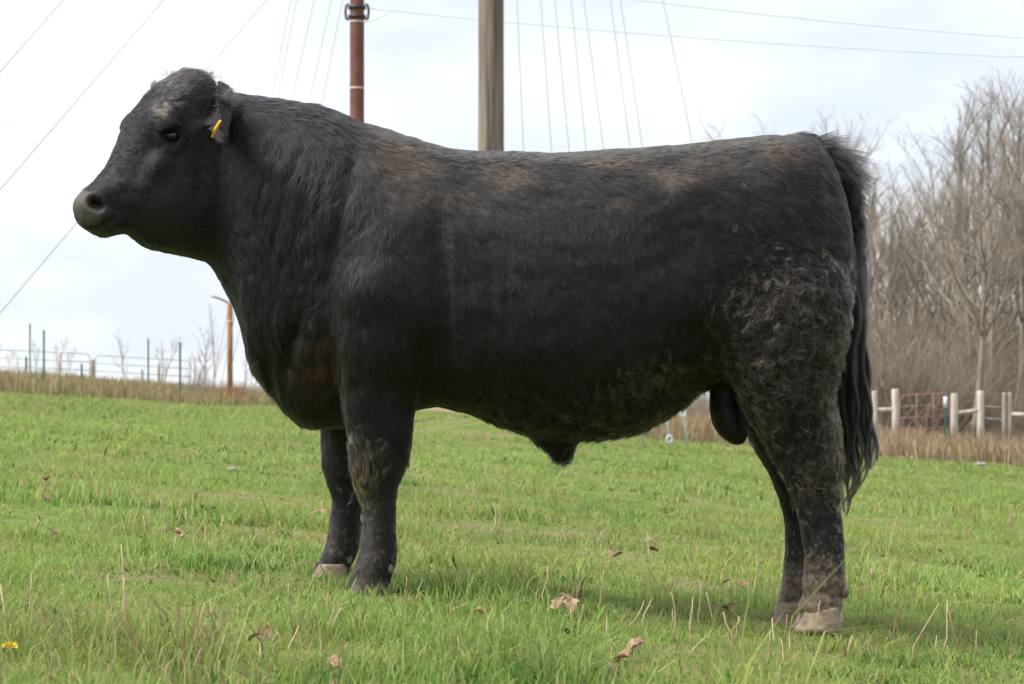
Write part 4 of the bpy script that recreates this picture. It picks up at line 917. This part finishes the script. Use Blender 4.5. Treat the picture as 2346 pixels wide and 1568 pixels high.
# far side of the wood reads as one mass of stems
def mass():
    n = 12000; yy = rng.uniform(108, 150, n); px = rng.uniform(1945, 2620, n); x = (px - CX) / F * yy; z = gz(x, yy); h = 7.8 * rng.random(n) ** 1.5 + 1.2; m = np.zeros((n, 6, 3))
    lx = rng.normal(0, .22, n) * h; ly = rng.normal(0, .2, n) * h; r = rng.uniform(.012, .035, n)
    for k in range(3):
        a = k * 2.094; m[:, k] = np.stack([x + r * np.cos(a), yy + r * np.sin(a), z - .2], 1); m[:, 3 + k] = np.stack([x + lx + .25 * r * np.cos(a), yy + ly + .25 * r * np.sin(a), z + h], 1)
    b = np.arange(n)[:, None] * 6; q = np.concatenate([np.concatenate([b + k, b + (k + 1) % 3, b + 3 + (k + 1) % 3, b + 3 + k], 1) for k in range(3)])
    return ob('far_thicket', mesh_np('far_thicket', m.reshape(-1, 3), quads=q), M['brush'])
tag(mass(), 'far thicket of brown stems deep in the wood', 'thicket', kind='stuff')
# saplings and shrubs on the open side
sap = [grow(31, 3, .035, .7, 9, 5), grow(32, 2.4, .03, .9, 8, 5, 2), grow(33, 4.2, .045, .6, 11, 5)]
def sapling(k, px, Y, toppy, label, lean=0.0, sxy=1.0, group=None):
    b = at_dist(px, Y); tm, km = sap[k]; key = 's%d' % k
    if key not in ZM: ZM[key] = max(v.co.z for v in km.vertices)
    s = (zat(toppy, Y) - b[2]) / ZM[key]; root = empty('sapling', b, label, 'sapling', group); root.scale = (s * sxy, s * sxy, s); root.rotation_euler = (0, lean, rt.uniform(0, 6.28))
    ob('trunk', tm, M['bark'], root); ob('crown', km, M['twig'], root)
sapling(0, 288, 72, 752, 'thin sapling leaning between the gate and the green steel post', .10, .8)
sapling(1, 365, 74, 765, 'bushy low sapling between the two green steel posts', 0, 1.2)
sapling(2, 492, 68, 690, 'tallest bare sapling beside the rusty bent-arm post', 0, .7)
sapling(0, 470, 76, 745, 'pale bare sapling behind the rusty bent-arm post', 0, 1.0); sapling(1, 445, 70, 790, 'low tangled sapling at the foot of the rusty bent-arm post', 0, 1.5)
sapling(0, 555, 74, 800, 'bare sapling between the rusty post and the chest of the bull', 0, .9)
for px, tp in ((92, 772), (130, 765), (160, 790), (45, 800), (15, 795), (-20, 780)): sapling(rt.choice((0, 1)), px, rt.uniform(74, 92), tp, 'faint leafless sapling behind the pipe gate', 0, .8, 'faint saplings behind the gate')
for px, s in ((40, .14), (75, .18), (120, .16), (165, .13), (240, .12), (330, .15), (390, .16), (430, .24), (455, .30), (480, .26), (505, .22), (545, .24), (575, .24), (600, .2)):
    put_bush(rt.randint(0, 2), px, rt.uniform(62, 80), s, 'small brown leafless bush in the dry grass by the gates', 'bushes by the gates')
put_bush(1, 524, 60, .30, 'rusty orange dead shrub at the foot of the bent-arm post', None, M['rustshrub'], 'dead_shrub'); bpy.data.objects['dead_shrub'].data = bushes[1].copy(); bpy.data.objects['dead_shrub'].data.materials.clear(); bpy.data.objects['dead_shrub'].data.materials.append(M['rustshrub'])

# ------------------------------------------------------------------ stalks, leaves and other small things in the grass
c1 = [(530,960,485,605),(510,770,412,635),(665,1230,632,835),(645,830,645,730),(605,1215,560,1000),(650,1280,648,1010),(710,770,722,615),(795,770,783,600),(845,780,838,600),(775,820,748,690),(590,800,592,670),(1010,850,1080,680),(1130,860,1180,745),(890,880,918,800),(975,740,968,640),(1160,740,1160,680),(895,720,950,600),(1075,1430,1100,1120),(1030,1560,1050,1380),(1110,1560,1140,1440),(1365,1560,1358,1350),(1540,1280,1505,1040),(1490,1410,1560,1260),(1420,1340,1450,1295),(770,1450,765,1320),(430,1560,442,1465),(275,1560,272,1400),(65,1400,0,1040),(145,1230,165,1000),(770,1230,770,1090),(840,1200,843,1110),(955,1180,815,1100),(1070,850,1073,740),(365,1115,400,1058),(820,860,850,990)]
c2 = [(190,870,203,690),(200,800,258,705),(285,960,280,815),(155,880,150,815),(330,980,370,830),(440,560,438,470),(470,690,410,550),(1078,985,1083,745),(1160,800,1225,710),(1213,960,1255,790),(1250,960,1300,780),(1408,990,1405,770),(1645,930,1665,740),(1735,930,1662,740),(1670,690,1655,560),(1510,1100,1640,950),(1620,1060,1685,930),(1720,970,1880,912),(1735,960,1797,862),(1800,1170,1795,900),(1850,1180,1800,1000),(1900,1190,1918,930),(1985,1140,1963,855),(2040,1120,1995,900),(2145,1170,2090,1015),(2165,1160,2180,1040),(1870,1250,2000,1150),(1710,1360,1815,1290),(1640,1290,1597,1200),(605,1250,568,1150),(587,1430,587,1345),(820,550,828,300),(795,550,800,400),(770,540,778,400),(630,460,668,270),(625,400,625,280),(375,350,413,205),(745,280,717,160),(830,290,795,175),(520,420,520,350),(800,1060,790,990),(855,1030,870,970),(1265,1080,1290,970),(1215,1180,1218,1000),(1425,1130,1425,1040),(2250,490,2255,395),(2255,930,2285,690),(1935,470,1945,405),(2070,800,2130,700),(1960,705,2050,630),(500,1000,640,955),(840,880,985,855)]
c3 = [(215,1000,262,800),(840,830,970,660),(1065,740,1135,510),(1245,1450,1400,1060),(1410,1380,1450,1040),(1520,1330,1455,1090),(330,1440,340,1225),(408,1430,405,1280),(370,1290,350,1150),(430,1290,445,1130),(620,1260,650,1040),(100,1290,45,1115),(120,1270,145,1140),(460,1330,460,1230),(385,1540,400,1440),(1190,1530,1165,1450),(1375,1340,1385,1260),(820,1340,855,1260),(1510,870,1518,800),(1780,780,1775,690),(1880,680,1840,450),(1160,240,1165,170),(1635,1340,1635,1230),(1410,1052,1640,1040)]
st = [tuple(np.array(q) * .4393 + (0, 879.3, 0, 879.3)) for q in c1] + [tuple(np.array(q) * .3998 + (820.7, 996.5, 820.7, 996.5)) for q in c2] + [tuple(np.array(q) * .3645 + (1641.4, 996.5, 1641.4, 996.5)) for q in c3]
for k, (bx2, by2, tx2, ty2) in enumerate(st):
    by2 += rt.uniform(4, 12); b = ground_hit(bx2, by2); t = P(tx2, ty2, b[1] + rt.uniform(-.04, .04)); h = Vector(t - b); ln = h.length
    off = Vector((rt.gauss(0, .075), rt.gauss(0, .06), rt.gauss(0, .01))) * ln; off2 = off * rt.uniform(-.4, .9)
    m = MB(); r = .0017 + .0008 * rt.random(); m.tube([(0, 0, -.01), h * .35 + off, h * .7 + off2, h], [r * 1.15, r, r * .85, r * .5], 5)
    lying = ln > 0 and h.z / ln < .6
    tag(m.build('dry_stalk', M['straw'], None, loc=b), 'dry straw stalk bent low over the grass' if lying else 'thin dry straw stalk sticking up from the green grass', 'stalk', 'bent dry stalks' if lying else 'upright dry stalks')
def leaf(px, py, sz, dark, lift=.035):
    b = ground_hit(px, py); b[2] += lift * .85; sz *= .72; n = 7; m = MB(); vs = []; fs = []; rd = rt; roll = rd.uniform(.3, 1.2); L_ = sz; lobes = [rd.uniform(.5, 1.25) for _ in range(n + 1)]
    for i_ in range(n + 1):
        t = i_ / n; hw = L_ * .34 * math.sin(math.pi * min(1, .08 + t * .92)) ** .7 * lobes[i_]; bend = math.sin(t * 2.6) * L_ * .13
        for s_, u in enumerate((-1, -.5, 0, .5, 1)): vs.append((L_ * (t - .5), u * hw, bend + roll * L_ * .14 * u * u + rd.uniform(-.05, .05) * L_))
    for i_ in range(n):
        for k in range(4): q = i_ * 5 + k; fs.append((q, q + 1, q + 6, q + 5))
    m.add(vs, fs); me = m.mesh('fallen_leaf'); o = ob('fallen_leaf', me, M['darkleaf'] if dark else M['leaf'], None, b); o.rotation_euler = (rd.uniform(-.9, .9), rd.uniform(-.6, .6), rd.uniform(0, 6.28))
    sm = o.modifiers.new('thick', 'SOLIDIFY'); sm.thickness = .0012
    tag(o, 'dark curled dead leaf lying in the grass' if dark else 'tan curled dead leaf lying in the grass', 'leaf', 'dark dead leaves' if dark else 'tan dead leaves')
def v1(x, y): return x * .4393, y * .4393 + 879.3
def v2(x, y): return x * .3998 + 820.7, y * .3998 + 996.5
def v3(x, y): return x * .3645 + 1641.4, y * .3645 + 996.5
for q in ((v1(270,810),.06,0),(v1(840,1010),.05,0),(v1(650,1412),.085,0),(v1(580,1425),.06,1),(v1(1100,1248),.05,1),(v1(1390,1372),.07,1),(v1(1330,1390),.05,1),(v1(1750,1530),.07,0),(v1(930,822),.075,0),(v1(965,832),.06,0),(v1(740,845),.045,1),(v1(880,800),.05,1),(v1(1060,678),.06,0),(v1(1110,682),.06,0),(v1(1640,712),.09,0),(v1(1690,700),.07,0),(v1(250,622),.06,0),(v2(1680,650),.07,0),(v2(1690,690),.06,1),(v2(1490,722),.055,0),(v2(1440,715),.05,0),(v2(1150,1030),.10,0),(v2(1220,1040),.08,0),(v2(1190,1000),.07,0),(v2(700,1080),.05,0),(v2(1590,1290),.085,0),(v2(1510,1372),.095,0),(v2(1440,1415),.06,0),(v2(1190,1190),.04,1),(v2(1020,885),.045,1),(v2(795,657),.04,1),(v2(950,1022),.06,0),(v2(2100,1045),.07,0),(v2(2050,1035),.05,0),(v2(690,1365),.03,0),(v2(1050,1385),.035,0),(v2(1760,470),.05,0),(v2(1700,175),.04,0),(v3(1060,905),.062,0),(v3(970,902),.06,0),(v3(1665,930),.05,1),(v3(1925,930),.06,1),(v3(90,1145),.06,0),(v3(70,970),.05,1),(v3(180,985),.05,0),(v3(870,572),.07,0),(v3(920,575),.06,0),(v3(1400,760),.05,0)):
    leaf(q[0][0], q[0][1] + 5, q[1], q[2])
def stone(px, py, sx, sz, label, Y=None):
    b = ground_hit(px, py); m = MB(); n = 14; rs = []
    for i_ in range(1, 8):
        th = math.pi * i_ / 8; rs.append([(sx * math.sin(th) * math.cos(6.283 * k / n) * rt.uniform(.88, 1.1), sx * .7 * math.sin(th) * math.sin(6.283 * k / n) * rt.uniform(.88, 1.1), sz * math.cos(th) + sz * .6) for k in range(n)])
    m.rings(rs); tag(m.build('pale_stone', M['stone'], None, loc=b), label, 'stone')
stone(2083, 1052, .26, .04, 'flat pale stone in the grass edge below the red gate'); stone(2247, 1068, .14, .05, 'pale stone in the grass below the tallest pale fence post'); stone(530, 1078, .035, .014, 'small whitish stone in the grass in front of the far foreleg')
# dandelion
b = ground_hit(22, 1520); dl = empty('dandelion', b, 'single yellow dandelion flower in the grass', 'flower'); top = P(22, 1484, b[1]) - b; m = MB(); m.tube([(0, 0, -.01), (top[0] * .5 + .004, 0, top[2] * .5), top], .0022, 6); m.build('stem', M['stem'], dl)
m = MB()
for k in range(70):
    a = rt.uniform(0, 6.28); e = rt.uniform(.05, 1.2); d = Vector((math.cos(a) * math.cos(e), math.sin(a) * math.cos(e), math.sin(e) * .7)); p = Vector(top); s_ = d.orthogonal().normalized() * .0022; l_ = rt.uniform(.012, .018)
    m.add([p - s_ * .5, p + s_ * .5, p + d * l_ + s_, p + d * l_ - s_], [(0, 1, 2, 3)])
m.build('flower_head', M['yellow'], dl, False)
# dried seed head
b = ground_hit(103, 1150); sh = empty('dried_seed_head', b, 'dark dried seed head on a short stem above clover', 'seed head'); top = P(105, 1100, b[1]) - b; m = MB(); m.tube([(0, 0, -.01), top * .5, top], .0025, 6); m.build('stem', M['darkleaf'], sh)
m = MB()
for k in range(16):
    a = rt.uniform(0, 6.28); d = Vector((math.cos(a), math.sin(a), rt.uniform(.2, 1.2))).normalized(); m.tube([top, Vector(top) + d * .022], [.003, .0015], 4)
m.build('seed_cluster', M['darkleaf'], sh)
